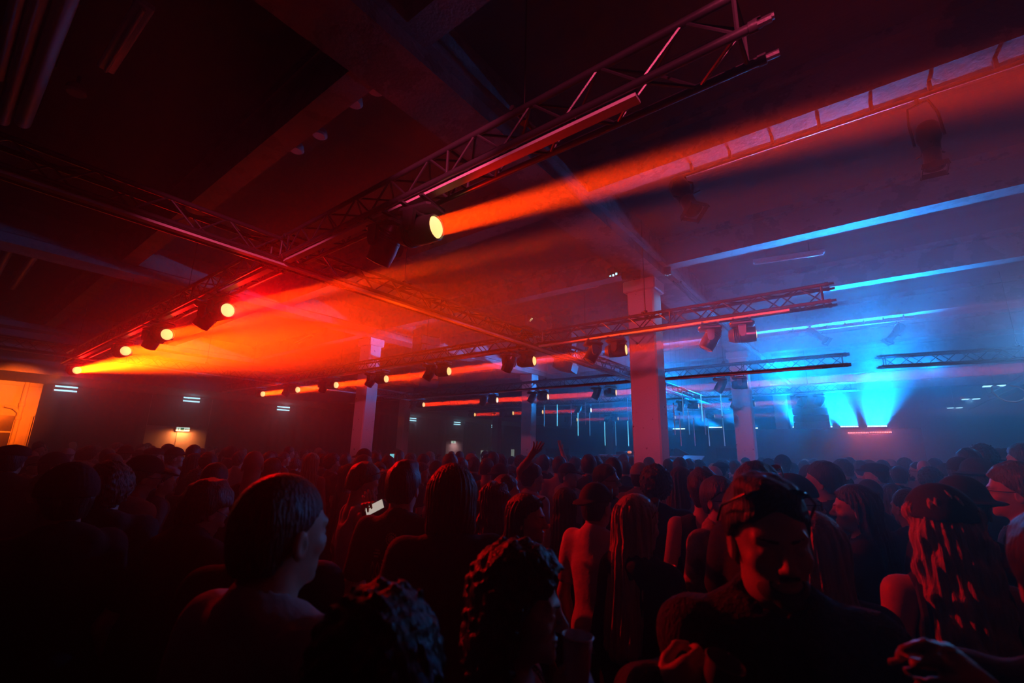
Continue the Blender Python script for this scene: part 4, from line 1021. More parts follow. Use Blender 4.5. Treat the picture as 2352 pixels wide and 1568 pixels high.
        if hair == 'bob':
            for s in (-1, 1): F.cap((s*0.066, -0.015, 0.11), (s*0.070, -0.030, -0.04), 0.034, 0.034, 0.03)
            F.ell((0, -0.062, 0.01), (0.084, 0.052, 0.085), 0.03); F.add(lambda x, y, z: 0.003*np.sin(np.arctan2(x, -y)*34))
        if hair == 'ponytail':
            F.cap((0, -0.115, 0.12), (0, -0.15, 0.02), 0.030, 0.034, 0.02); F.cap((0, -0.15, 0.02), (0.01, -0.135, -0.22), 0.034, 0.014, 0.02)
        if hair == 'bun': F.ell((0, -0.085, 0.205), (0.042, 0.042, 0.036), 0.01)
        if hair == 'curly_long':
            for s in (-1, 1): F.cap((s*0.075, -0.035, 0.10), (s*0.095, -0.055, -0.06), 0.055, 0.050, 0.03)
            F.ell((0, -0.085, 0.0), (0.115, 0.060, 0.11), 0.03)
        if hair in ('curly', 'curly_long'):
            F.add(lambda x, y, z: 0.010*np.sin(x*95 + 2*np.sin(z*60))*np.sin(y*90 + 1.3)*np.sin(z*100 + x*30) + 0.004*np.sin(x*210)*np.sin(y*190 + z*80))
        if hair == 'messy': F.add(lambda x, y, z: 0.008*np.sin(x*62 + z*30)*np.sin(y*58 + 1.0 + x*40)*np.sin(z*50))
        if hair in ('short', 'quiff'): F.add(lambda x, y, z: 0.003*np.sin(x*90 + z*30)*np.sin(y*80))
        finish(F, 'hair', hm_)
    if spec.get('brows', True) and spec.get('hh', 1) < 0.0065 or spec.get('beard'):
        F = Field(ax(-0.075, 0.075, 0.004), ax(0.02, 0.13, 0.004), ax(-0.055, 0.12, 0.004))
        for s in (-1, 1): F.cap((s*0.014, 0.0985, 0.090), (s*0.044, 0.083, 0.095), 0.0045, 0.0035, 0.002)
        if spec.get('beard'):
            F.cap((-0.018, 0.0965, 0.020), (0.018, 0.0965, 0.020), 0.005, 0.005, 0.003)
            F.ell((0, 0.046, -0.006), (0.0505, 0.0505, 0.0405), 0.004, off=0.002); F.ell((0, 0.080, -0.030), (0.0205, 0.0165, 0.0165), 0.01, off=0.003)
            F.clip(lambda x, y, z: np.where(z > 0.05, -1.0, np.maximum(-(np.sqrt((x/0.030)**2 + ((z - 0.003)/0.013)**2) - 1)*0.012, z - 0.028 - np.abs(x)*0.9)) + 0*y)
        finish(F, 'facial_hair' if spec.get('beard') else 'eyebrows', M['stubble'] if spec.get('beard') else hm_)
    if spec.get('eyes'):
        for s in (-1, 1):
            mb = MB(); c = Vector((s*0.0315, 0.0768, 0.069)); T_ = MT @ Matrix.Translation(c) @ Matrix.Rotation(-math.pi/2 + spec.get('gaze', 0.0), 4, 'X')
            pr = [(max(1e-4, 0.0119*math.sin(a)), 0.0119*math.cos(a)) for a in (math.pi*0.55, math.pi*0.45, math.pi*0.33, math.pi*0.22)]
            mb.lathe(pr, 16, T_); n0 = len(mb.f); mb.cur = 1
            mb.lathe([(0.0119*math.sin(a) + 1e-4, 0.0121*math.cos(a)) for a in (math.pi*0.17, math.pi*0.10, 0.02)], 16, T_)
            mb.obj('eye', [M['eye_white'], M['eye_iris']], root)
    # ---- hats
    hat = spec.get('hat')
    if hat:
        F = Field(ax(-0.22, 0.22, 0.008), ax(-0.26, 0.28, 0.008), ax(0.02, 0.34, 0.008))
        if hat in ('cap', 'capback', 'beanie'):
            F.ell((0, -0.012, 0.105), (0.077, 0.099, 0.098), 0.01, off=(0.020 if hat != 'beanie' else 0.026) + (0.006 if hair in ('wavy', 'curly') else 0)); F.clip(lambda x, y, z: (0.108 if hat != 'beanie' else 0.085) - z + 0*x + 0*y)
            if hat == 'cap': F.ell((0, 0.125, 0.118), (0.078, 0.085, 0.009), 0.008, R=np.array(Matrix.Rotation(-0.18, 3, 'X')))
            if hat == 'capback': F.ell((0, -0.135, 0.112), (0.072, 0.070, 0.009), 0.008, R=np.array(Matrix.Rotation(0.25, 3, 'X')))
            if hat == 'beanie': F.add(lambda x, y, z: 0.0025*np.sin(np.arctan2(x, y)*44)); F.clip(lambda x, y, z: 0.085 - z)
        if hat == 'flatcap':
            F.ell((0, -0.005, 0.150), (0.108, 0.128, 0.060), 0.01); F.ell((0, 0.115, 0.128), (0.080, 0.060, 0.012), 0.02); F.clip(lambda x, y, z: 0.112 - z)
        if hat == 'bucket':
            F.ell((0, -0.012, 0.130), (0.086, 0.108, 0.090), 0.01, off=0.010); F.clip(lambda x, y, z: 0.10 - z); F.ell((0, -0.010, 0.108), (0.150, 0.165, 0.014), 0.03)
        if hat == 'cowboy':
            F.ell((0, -0.012, 0.150), (0.084, 0.104, 0.085), 0.01, off=0.010); F.ell((0, 0, 0.26), (0.018, 0.10, 0.030), 0.03, True); F.clip(lambda x, y, z: 0.11 - z)
            F.ell((0, -0.010, 0.118), (0.17, 0.21, 0.012), 0.02)
            F.X = F.X
        o = finish(F, {'cap': 'cap', 'capback': 'cap', 'beanie': 'beanie', 'flatcap': 'flat_cap', 'bucket': 'bucket_hat', 'cowboy': 'wide_hat'}[hat], M[spec.get('hatm', 'hat_dark')])
    gl = spec.get('glasses')
    if gl:
        zc, yc, tilt = (0.070, 0.104, 0.0) if gl == 'eyes' else (0.182, 0.075, -0.9)
        Rt = Matrix.Translation((0, yc, zc)) @ Matrix.Rotation(tilt, 4, 'X')
        mb = MB()
        for s in (-1, 1):
            mb.tube([Rt @ Vector((s*0.033 + 0.027*math.cos(a), 0.004*abs(math.cos(a)), 0.020*math.sin(a))) for a in [q*math.pi/7 for q in range(15)]], 0.0022, 6, False)
            if gl == 'eyes': mb.tube([Rt @ Vector((s*0.060, 0, 0.006)), Vector((s*0.082, 0.03, zc + 0.004)), Vector((s*0.086, -0.01, zc + 0.006)), Vector((s*0.082, -0.03, zc - 0.012))], 0.0022, 6)
            else: mb.tube([Rt @ Vector((s*0.060, 0, 0.006)), Vector((s*0.098, 0.02, 0.150)), Vector((s*0.100, -0.03, 0.105))], 0.003, 6)
        mb.tube([Rt @ Vector((-0.008, 0.004, 0.006)), Rt @ Vector((0.008, 0.004, 0.006))], 0.0022, 6)
        for i_ in range(len(mb.v)): mb.v[i_] = tuple(MT @ Vector(mb.v[i_]))
        g_ = mb.obj('sunglasses' if gl != 'eyes' or spec.get('dark_lens') else 'glasses', M['frame'], root)
        lm = MB()
        for s in (-1, 1):
            lm.lathe([(0.0255, -0.001), (0.0255, 0.001), (0.012, 0.004)], 16, MT @ Rt @ Matrix.Translation((s*0.033, 0, 0)) @ Matrix.Rotation(-math.pi/2, 4, 'X') @ Matrix.Scale(0.76, 4, (0, 1, 0)))
            if gl != 'eyes' or spec.get('dark_lens'): pass
        if gl != 'eyes' or spec.get('dark_lens'): lm.obj('lens', M['lens_g'], g_)
    root['top_z'] = top_z
    return root

# ------------------------------------------------------------------ the crowd
FOOT = []           # (x, y, radius) already taken
def free(x, y, r=0.42):
    return all((x - a)**2 + (y - b)**2 > (r*0.5 + c*0.5)**2 for a, b, c in FOOT)
COLUMNS = [(-3.28, 8.55), (-3.19, 16.6), (-12.45, 8.55), (-12.1, 16.9)]
def clear_of_setting(x, y):
    return all(abs(x - a) > 0.55 or abs(y - b) > 0.50 for a, b in COLUMNS) and x > XL + 0.6 and not (SX0 - 0.4 < x < SX1 + 0.6 and y > SY0 - 0.4) and y < 19.5
def spot_for(px, py, depth, smin=1.50, smax=1.97):
    """Where a head top seen at a pixel stands, and how tall its owner is."""
    r = ray(px, py); st = EYE + r.z*depth
    if st > smax and r.z > 0: depth = (smax - EYE)/r.z
    if st < smin and r.z < 0: depth = (smin - EYE)/r.z
    P = CAMP + r*depth
    return P, depth
def facing(P, rel):
    """rel: degrees to the right of straight away from the camera."""
    return math.atan2(-P.x, P.y) - math.radians(rel)
def put(o, P, rel, label, group='people in the crowd'):
    k = P.z/o['top_z']
    o.location = (P.x, P.y, 0); o.rotation_euler = (0, 0, facing(P, rel)); o.scale = (k, k, k)
    tag(o, label, 'person', group); FOOT.append((P.x, P.y, 0.42)); return o
def hero(px, py, depth, rel, label, spec, arms_px=None, smin=1.5, smax=1.97):
    """arms_px: {side: (elbow (px, py, depth), wrist (px, py, depth), mode)} for arms posed by where they show."""
    P, depth = spot_for(px, py, depth, smin, smax)
    if arms_px:
        k = P.z/(1.75 + spec.get('tall', 0.02)); W = Matrix.Translation((P.x, P.y, 0)) @ Matrix.Rotation(facing(P, rel), 4, 'Z') @ Matrix.Scale(k, 4)
        Wi = W.inverted(); spec['arms'] = {}
        for s, (e, w, mode, *rest) in arms_px.items():
            T = None
            if rest:
                T = np.array(Wi.to_3x3().normalized()) @ np.array(rest[0])
            spec['arms'][s] = (np.array(Wi @ at_d(*e)), np.array(Wi @ at_d(*w)), mode, T)
    o = person(spec); put(o, P, rel, label); return o
FINE = dict(hh=0.005, hb=0.014, hc=0.014, hz=0.006)
def fs(**k): d = dict(FINE); d.update(k); return d
def frame(finger, normal):
    """Hand axes in the hall: columns thumb side, palm normal, finger direction."""
    f = Vector(finger).normalized(); n = Vector(normal); n = (n - f*n.dot(f)).normalized(); t = n.cross(f)
    return np.array(((t.x, n.x, f.x), (t.y, n.y, f.y), (t.z, n.z, f.z)))

# --- people near enough to know one by one
hA = hero(665, 1085, 1.06, 52, 'man in a pale collared shirt with shaved hair, very near, seen from behind', fs(hair='buzz', top='shirt', cloth='cl_pale', bulk=1.05))
hB = hero(880, 1322, 0.74, 5, 'curly dark head very near at the bottom edge, dark top', fs(hair='curly', top='hoodie', cloth='cl_black'), smin=1.45)
hS = hero(1752, 1080, 1.10, 166, 'man facing the camera in a dark knitted cardigan, goggles pushed up on his hair', fs(hair='quiff', beard=True, top='jacket', cloth='cl_knit', knit=True, under='cl_black', eyes=True, gaze=-0.25, glasses='top', head=(3, -6, 3), hh=0.004),
          {-1: ((1480, 1600, 1.08), (1508, 1600, 0.90), 'grip', frame(RIGHT*0.80 + UP*0.50 - FWD*0.12, FWD*0.75 - UP*0.1 + RIGHT*0.5)), 1: ((2010, 1640, 1.14), (1960, 1800, 1.0), 'relaxed')})
CUPC = at_d(1325, 1524, 0.94)
hC = hero(1196, 1232, 1.12, 96, 'curly dark haired woman with a beaded necklace, in profile near the bottom', fs(fem=True, hair='curly_long', top='tank', cloth='cl_black', eyes=True, head=(0, -3, 0), hh=0.004),
          {1: ((1290, 1800, 0.98), (1376, 1638, 0.925), 'grip', frame(UP*0.85 - RIGHT*0.35 + FWD*0.1, FWD*0.25 - RIGHT*0.95))}, smin=1.45)
hE = hero(932, 1054, 2.5, 22, 'man in a black t-shirt with a printed back, seen from behind left of centre', fs(hair='quiff', cloth='cl_black'))
hF = hero(1040, 1062, 1.98, -8, 'person with bobbed hair and a wide black t-shirt, from behind at the centre', fs(hair='bob', cloth='cl_black', bulk=1.12, hairm='hair_brown'))
hK = hero(1370, 1106, 2.7, 35, 'man in a tight pale shirt with a backwards cap, seen from behind', fs(hair='buzz', hat='capback', top='shirt', cloth='cl_white', glasses='top'))
hM = hero(1463, 1132, 2.05, 42, 'woman with very long straight blond hair and sunglasses on her head', fs(fem=True, hair='long', hairm='hair_blond', top='hoodie', cloth='cl_black', glasses='top', hz=0.005))
hR = hero(1652, 1091, 2.6, 128, 'bearded man with glasses and a spotted shirt, behind the man in the cardigan', fs(hair='short', beard=True, glasses='eyes', top='shirt', cloth='cl_rust', eyes=True))
hT = hero(1738, 1056, 2.1, 30, 'dark head with sunglasses pushed up, directly behind the man in the cardigan', fs(hair='short', glasses='top', cloth='cl_black'))
hV = hero(1868, 1172, 1.62, 12, 'woman with straight blond hair right of the man in the cardigan, seen from behind', fs(fem=True, hair='long', hairm='hair_blond', cloth='cl_black', hz=0.005))
hZ = hero(2145, 1108, 1.62, -18, 'woman with long wavy blond hair, dark cap and bare back at the right', fs(fem=True, hair='wavy', hairm='hair_blond', hat='cap', top='tank', cloth='cl_black', bulk=1.05, hz=0.006))
hX = hero(1955, 1110, 2.55, -92, 'dark haired woman in profile to the left, right of the blond woman', fs(fem=True, hair='long', cloth='cl_black', eyes=True))
hW = hero(1884, 1056, 3.15, -72, 'dark haired man looking left, his face lit red, in a dark t-shirt', fs(hair='short', cloth='cl_navy', eyes=True))
hBB = hero(2318, 1056, 2.35, -88, 'fair haired man with glasses in profile to the left at the right edge', fs(hair='messy', hairm='hair_brown', glasses='eyes', cloth='cl_black', eyes=True))
hD = hero(2440, 1150, 0.86, -15, 'dark figure cut by the right edge, a bare forearm held forward', fs(hair='short', top='tee', cloth='cl_black', skin='skin_tan'),
          {-1: ((2420, 1760, 0.80), (2262, 1604, 0.66), 'relaxed')})
hG = hero(1140, 1102, 2.85, 28, 'woman with long wavy brown hair and a bright clip, right of the bobbed person', fs(fem=True, hair='wavy', hairm='hair_brown', cloth='cl_black'))
hG2 = hero(1165, 1088, 3.5, 80, 'man in a pale vest with a strap, facing right behind the woman with the clip', fs(hair='short', top='tank', cloth='cl_pale'))
hP = hero(831, 1058, 3.1, 70, 'person in a pale top looking down at a phone, sunglasses on the head', fs(fem=True, hair='short', top='tank', cloth='cl_white', glasses='top', head=(0, -22, 0)),
          {1: ((835, 1260, 2.95), (842, 1182, 2.80), 'grip'), -1: ((850, 1260, 3.05), (848, 1180, 2.86), 'relaxed')})
hN = hero(500, 1061, 3.2, 25, 'man with shaved hair and dark t-shirt, left of the very near man', fs(hair='buzz', cloth='cl_char'))
hBald = hero(587, 1035, 4.0, 12, 'tall bald man in a black vest behind the very near man', fs(hair='bald', top='tank', cloth='cl_black'))
hCurl = hero(264, 1055, 2.5, 10, 'person with thick curly hair and a black hoodie at the left, from behind', fs(hair='curly', hairm='hair_brown', top='hoodie', cloth='cl_black', bulk=1.15))
hBig = hero(168, 1060, 1.95, -20, 'dark head in a beanie and hoodie left of the curly haired person', fs(hair='short', hat='beanie', top='hoodie', cloth='cl_black', bulk=1.1))
hCapG = hero(336, 1043, 3.1, 75, 'bearded man in a cap and glasses facing right, pale pink shirt, at the left', fs(hair='short', hat='cap', glasses='eyes', beard=True, cloth='cl_white', head=(0, -8, 0)))
hFlat = hero(36, 1020, 3.9, 20, 'man in a flat cap with a turned up collar at the left edge', fs(hair='short', hat='flatcap', top='jacket', cloth='cl_char'))
hBend = hero(398, 1100, 2.0, 60, 'dark haired person with glasses bending forward in front of the shaved man', fs(hair='messy', glasses='eyes', dark_lens=True, cloth='cl_black', lean=(0, 0.14, -0.05), head=(0, -25, 0)))
hCoat = hero(640, 1110, 1.62, 10, 'person in a dark coat hidden behind the very near man', fs(hair='short', top='jacket', cloth='cl_black', bulk=1.12))
hL = hero(1393, 1064, 3.9, 105, 'man with sunglasses and a tufted hood looking right, left of the tall pillar', fs(hair='short', glasses='eyes', dark_lens=True, top='hoodie', cloth='cl_black'))
hBack = hero(1470, 1061, 4.4, 12, 'person in a pale cap with a light backpack in front of the tall pillar', fs(hair='short', hat='cap', hatm='hat_pale', top='hoodie', cloth='cl_grey'))
hFro = hero(1505, 1062, 3.3, 5, 'person with big dark curly hair in front of the tall pillar', fs(hair='curly', cloth='cl_black', bulk=1.1))
hUp = hero(1224, 1062, 4.3, 60, 'dark haired person reaching one open hand up above the crowd', fs(hair='short', cloth='cl_white', skin='skin'),
           {-1: ((1196, 1082, 4.25), (1219, 1049, 4.2), 'open')})
hSung = hero(1212, 1131, 2.4, 110, 'woman with sunglasses on her dark hair facing right, below the raised arm', fs(fem=True, hair='long', glasses='top', cloth='cl_black'))
hLong = hero(1566, 1070, 3.9, 40, 'person with long loose hair and sunglasses right of the tall pillar', fs(fem=True, hair='long', hairm='hair_brown', top='tank', cloth='cl_pale', glasses='top'))
hQ = hero(1612, 1070, 2.95, -5, 'dark haired person in a sleeveless black top, left of the man with the spotted shirt', fs(hair='messy', top='tank', cloth='cl_black'))
hU = hero(1820, 1086, 2.35, 85, 'person in dark glasses and a backwards cap right behind the man in the cardigan', fs(hair='short', hat='capback', glasses='eyes', dark_lens=True, cloth='cl_black'))
hY = hero(2078, 1121, 2.95, -40, 'short haired person left of the woman with wavy hair, face turned left', fs(hair='buzz', cloth='cl_black'))
hBk = hero(2203, 1090, 2.2, 10, 'person in a wide dark bucket hat behind the woman with wavy hair', fs(hair='short', hat='bucket', cloth='cl_black'))

# --- things worn, held and carried
# cup in the profile woman's hand
def cup(P, h, r0, r1, axis, label, m='cup'):
    t = thing('cup', label, 'cup', P); T = Matrix(((1, 0, 0, 0), (0, 1, 0, 0), (0, 0, 1, 0), (0, 0, 0, 1)))
    if axis is not None: t.rotation_euler = Vector((0, 0, 1)).rotation_difference(Vector(axis)).to_euler()
    MB().lathe([(r0 - 0.003, -h/2 + 0.004), (r0, -h/2), (r1, h/2 - 0.003), (r1 + 0.003, h/2), (r1 + 0.001, h/2 + 0.002), (r1 - 0.0025, h/2 - 0.003), (r0 - 0.003, -h/2 + 0.006)], 28).obj('shell', M[m], t)
    MB().lathe([(0.001 + r1*0.86, h/2 - 0.032), (r1*0.3, h/2 - 0.0315)], 24).obj('drink', M['drink'], t)
    return t
cup(CUPC, 0.105, 0.024, 0.031, (0.05, 0, 1), 'pale plastic cup held at the bottom centre, right of the profile woman')
cup(at_d(1650, 1580, 0.86), 0.105, 0.027, 0.034, tuple(UP*0.95 + RIGHT*0.25), 'clear plastic cup in the hand of the man in the cardigan', 'cup_clear')
cup(at_d(1532, 1330, 2.0), 0.11, 0.033, 0.042, (0, 0, 1), 'dark plastic cup between the blond woman and the man in the cardigan', 'lamp')
def beads(o, zc, label):
    k = o.scale[0]
    mb = MB()
    for q in range(46):
        a = 2*math.pi*q/46; p = Vector((0.066*math.cos(a), 0.004 + 0.062*math.sin(a), zc + 0.030*(-math.sin(a)))) 
        mb.lathe([(0.0005, -0.004), (0.0035, -0.002), (0.0035, 0.002), (0.0005, 0.004)], 6, Matrix.Translation(p))
    n = mb.obj('necklace', M['steel'], o)
beads(hC, 1.475, '')
MB().lathe([(0.001, -0.006), (0.006, -0.002), (0.006, 0.002), (0.001, 0.006)], 10, Matrix.Translation((0.086, -0.006, 1.578))).obj('earring', M['steel'], hC)
MB().box((0.075, -0.045, 1.70), (0.012, 0.05, 0.018), bev=0.004).obj('hair_clip', M['white_lamp'], hG)
M['phone_lit'] = mat('lit_phone_screen', (0.8, 0.78, 0.72), 0.2, emit=(0.80, 0.72, 0.62), estr=0.55)
M['phone_cyan'] = mat('cyan_phone_screen', (0.4, 0.8, 0.9), 0.2, emit=(0.20, 0.75, 0.85), estr=0.9)
def phone(P, n, up, label, m, w=0.075, h=0.15):
    z = Vector(n).normalized(); y = Vector(up); y = (y - z*y.dot(z)).normalized(); x = y.cross(z)
    t = thing('phone', label, 'phone', P); t.rotation_euler = Matrix(((x.x, y.x, z.x), (x.y, y.y, z.y), (x.z, y.z, z.z))).to_euler()
    MB().box((0, 0, 0), (w, h, 0.009), bev=0.003).obj('case', M['lamp'], t); MB().box((0, 0, 0.0052), (w*0.9, h*0.92, 0.0015)).obj('screen', M[m], t)
    return t
phone(at_d(861, 1166, 2.72), -FWD*0.75 + UP*0.55 - RIGHT*0.2, RIGHT*0.85 + UP*0.5, 'lit phone held by the person looking down, beside the printed t-shirt', 'phone_lit', 0.06, 0.12)
phone(at_d(905, 1047, 8.5), -FWD, RIGHT, 'small cyan phone screen above the crowd left of centre', 'phone_cyan', 0.09, 0.16)
# tufts on the hood, pale backpack, bag of the wavy haired woman
for s in (-1, 1):
    MB().lathe([(0.028, 0), (0.020, 0.04), (0.002, 0.10)], 10, Matrix.Translation((s*0.12, -0.05, 1.52))).obj('hood_tuft', M['cl_pale'], hL)
t = MB().box((0, -0.235, 1.22), (0.30, 0.16, 0.42), bev=0.06).obj('backpack', M['cl_pale'], hBack)
for s in (-1, 1): MB().tube([(s*0.10, -0.15, 1.40), (s*0.11, -0.06, 1.49), (s*0.11, 0.09, 1.42), (s*0.12, 0.15, 1.25)], 0.018, 8).obj('strap', M['cl_black'], t)
t = MB().box((-0.06, -0.215, 1.10), (0.26, 0.14, 0.26), bev=0.05).obj('shoulder_bag', M['hat_dark'], hZ)
MB().tube([(-0.15, -0.17, 1.20), (-0.12, -0.125, 1.36), (-0.10, -0.03, 1.475), (-0.11, 0.08, 1.42)], 0.016, 8).obj('strap', M['hat_dark'], t)
# print on the back of the black t-shirt
def back_print(o):
    from mathutils.bvhtree import BVHTree
    sh = [c for c in o.children if c.name.startswith('t_shirt')][0]
    bv = BVHTree.FromPolygons([v.co for v in sh.data.vertices], [tuple(p.vertices) for p in sh.data.polygons])
    mb = MB()
    def quad(x0, z0, x1, z1, sh_=0.0):
        P = []
        for (x, z) in ((x0, z0), (x1, z0), (x1 + sh_, z1), (x0 + sh_, z1)):
            h = bv.ray_cast(Vector((x, -1, z)), Vector((0, 1, 0)))
            P.append(Vector((x, (h[0].y if h[0] else -0.13) - 0.003, z)))
        mb.add(P + [p + Vector((0, 0.0015, 0)) for p in P], [(0, 1, 2, 3), (7, 6, 5, 4), (0, 4, 5, 1), (1, 5, 6, 2), (2, 6, 7, 3), (3, 7, 4, 0)])
    def ring(cx, cz, r, n=16):
        for q in range(n):
            a = 2*math.pi*q/n; quad(cx + r*math.cos(a) - 0.0035, cz + r*math.sin(a) - 0.0035, cx + r*math.cos(a) + 0.0035, cz + r*math.sin(a) + 0.0035)
    ring(0.0, 1.385, 0.026); ring(0.0, 1.385, 0.014, 9); ring(0.0, 1.385, 0.005, 5)
    ring(0.055, 1.315, 0.026); 
    for q in range(4): quad(0.038 + 0.009*q, 1.300, 0.042 + 0.009*q, 1.330, 0.004)
    ring(-0.005, 1.325, 0.013, 9); ring(-0.005, 1.302, 0.011, 8); quad(-0.035, 1.284, 0.025, 1.288)
    quad(-0.085, 1.325, -0.055, 1.333); quad(-0.090, 1.312, -0.050, 1.320); quad(-0.085, 1.298, -0.060, 1.306)
    for cx in (-0.092, -0.060):
        for q in range(10):
            wq = 0.010*math.sin(math.pi*(q + 0.5)/10); quad(cx - wq, 1.195 + q*0.008, cx - wq + 0.004, 1.203 + q*0.008); quad(cx + wq, 1.195 + q*0.008, cx + wq + 0.004, 1.203 + q*0.008)
    rnd = random.Random(5)
    for row in range(7):
        x = -0.038
        while x < 0.075:
            w = rnd.uniform(0.006, 0.02); quad(x, 1.266 - row*0.0135, min(x + w, 0.08), 1.273 - row*0.0135); x += w + 0.004
    x = -0.095
    for q in range(9):                                   # slanted headline lettering
        quad(x, 1.120, x + 0.005, 1.158, 0.008)
        if q % 2 == 0: quad(x + 0.005, 1.150, x + 0.015, 1.156, 0.001)
        if q % 3 == 1: quad(x + 0.005, 1.121, x + 0.015, 1.127, 0.001)
        x += 0.019
    quad(-0.095, 1.104, 0.075, 1.109); quad(-0.085, 1.094, 0.065, 1.097)
    for (cx, cz, r) in ((-0.025, 1.045, 0.030), (-0.025, 1.045, 0.014)):
        for a in range(4):
            for q in range(5):
                u = q/5; p0 = (r*math.cos(a*math.pi/2), r*math.sin(a*math.pi/2)); p1 = (r*math.cos((a + 1)*math.pi/2), r*math.sin((a + 1)*math.pi/2))
                xx, zz = cx + p0[0]*(1 - u) + p1[0]*u, cz + p0[1]*(1 - u) + p1[1]*u; quad(xx - 0.003, zz - 0.003, xx + 0.003, zz + 0.003)
    for q in range(14): quad(0.035 + 0.035*rnd.random(), 1.02 + 0.05*rnd.random(), 0.042 + 0.035*rnd.random()*0 + 0.035, 1.026 + 0.05*rnd.random()*0 + 0.02) if q % 5 == 0 else quad(*(lambda x, z: (x, z, x + 0.007, z + 0.006))(0.030 + 0.045*rnd.random(), 1.02 + 0.05*rnd.random()))
    for q in range(8): quad(-0.10, 1.03 + q*0.008, -0.092, 1.035 + q*0.008)
    M['print'] = mat('faded_gold_print', (0.80, 0.62, 0.36), 0.7, noise=0.4, nscale=60)
    mb.obj('back_print', M['print'], o, smooth=False)
back_print(hE)

# --- prototypes for the rest of the crowd
PT = {}
def proto(key, **spec):
    o = person(spec); PT[key] = [o, False]
proto('short', hair='short'); proto('short_turn', hair='short', head=(38, 0, 0)); proto('buzz', hair='buzz', top='tank', head=(-25, 0, 0))
proto('messy', hair='messy', top='shirt', head=(20, -4, 0)); proto('curly', hair='curly'); proto('bald', hair='bald')
proto('long', fem=True, hair='long', top='tank', head=(-20, 0, 0)); proto('blond', fem=True, hair='long', hairm='hair_blond', top='tank')
proto('bob', fem=True, hair='bob', hairm='hair_brown'); proto('tail', fem=True, hair='ponytail', head=(25, 0, 0)); proto('bun', fem=True, hair='bun')
proto('cap', hair='short', hat='cap', top='hoodie'); proto('capback', hair='short', hat='capback', head=(-30, 0, 0)); proto('palecap', hair='short', hat='cap', hatm='hat_pale')
proto('flatcap', hair='short', hat='flatcap', top='jacket'); proto('bucket', hair='short', hat='bucket'); proto('beanie', hair='short', hat='beanie', top='hoodie')
proto('cowboy', hair='short', hat='cowboy'); proto('glasses', hair='short', glasses='eyes', beard=True, head=(40, 0, 0))
proto('armsup', hair='short', arms={1: ((0.30, 0.10, 1.58), (0.20, 0.16, 1.82), 'open', None), -1: ((-0.27, 0.06, 1.20), (-0.20, 0.25, 1.36), 'relaxed', None)})
proto('drink', hair='messy', arms={1: ((0.25, 0.02, 1.16), (0.14, 0.27, 1.28), 'grip', None)})
CLOTH = ['cl_black', 'cl_black', 'cl_char', 'cl_black', 'cl_navy', 'cl_grey', 'cl_char', 'cl_white', 'cl_black', 'cl_pale']
def crowd(key, P, rel, label, cloth=None, group='people in the crowd'):
    src, used = PT[key]
    if not used: o = src; PT[key][1] = True
    else:
        o = src.copy(); COL.objects.link(o)
        for ch in src.children:
            c = ch.copy(); COL.objects.link(c); c.parent = o
            for g2 in ch.children: d = g2.copy(); COL.objects.link(d); d.parent = c
    if cloth:
        for ch in o.children:
            if ch.name.split('.')[0] in ('t_shirt', 'tank_top', 'hoodie', 'shirt', 'jacket'):
                ch.material_slots[0].link = 'OBJECT'; ch.material_slots[0].material = M[cloth]
    return put(o, P, rel, label, group)
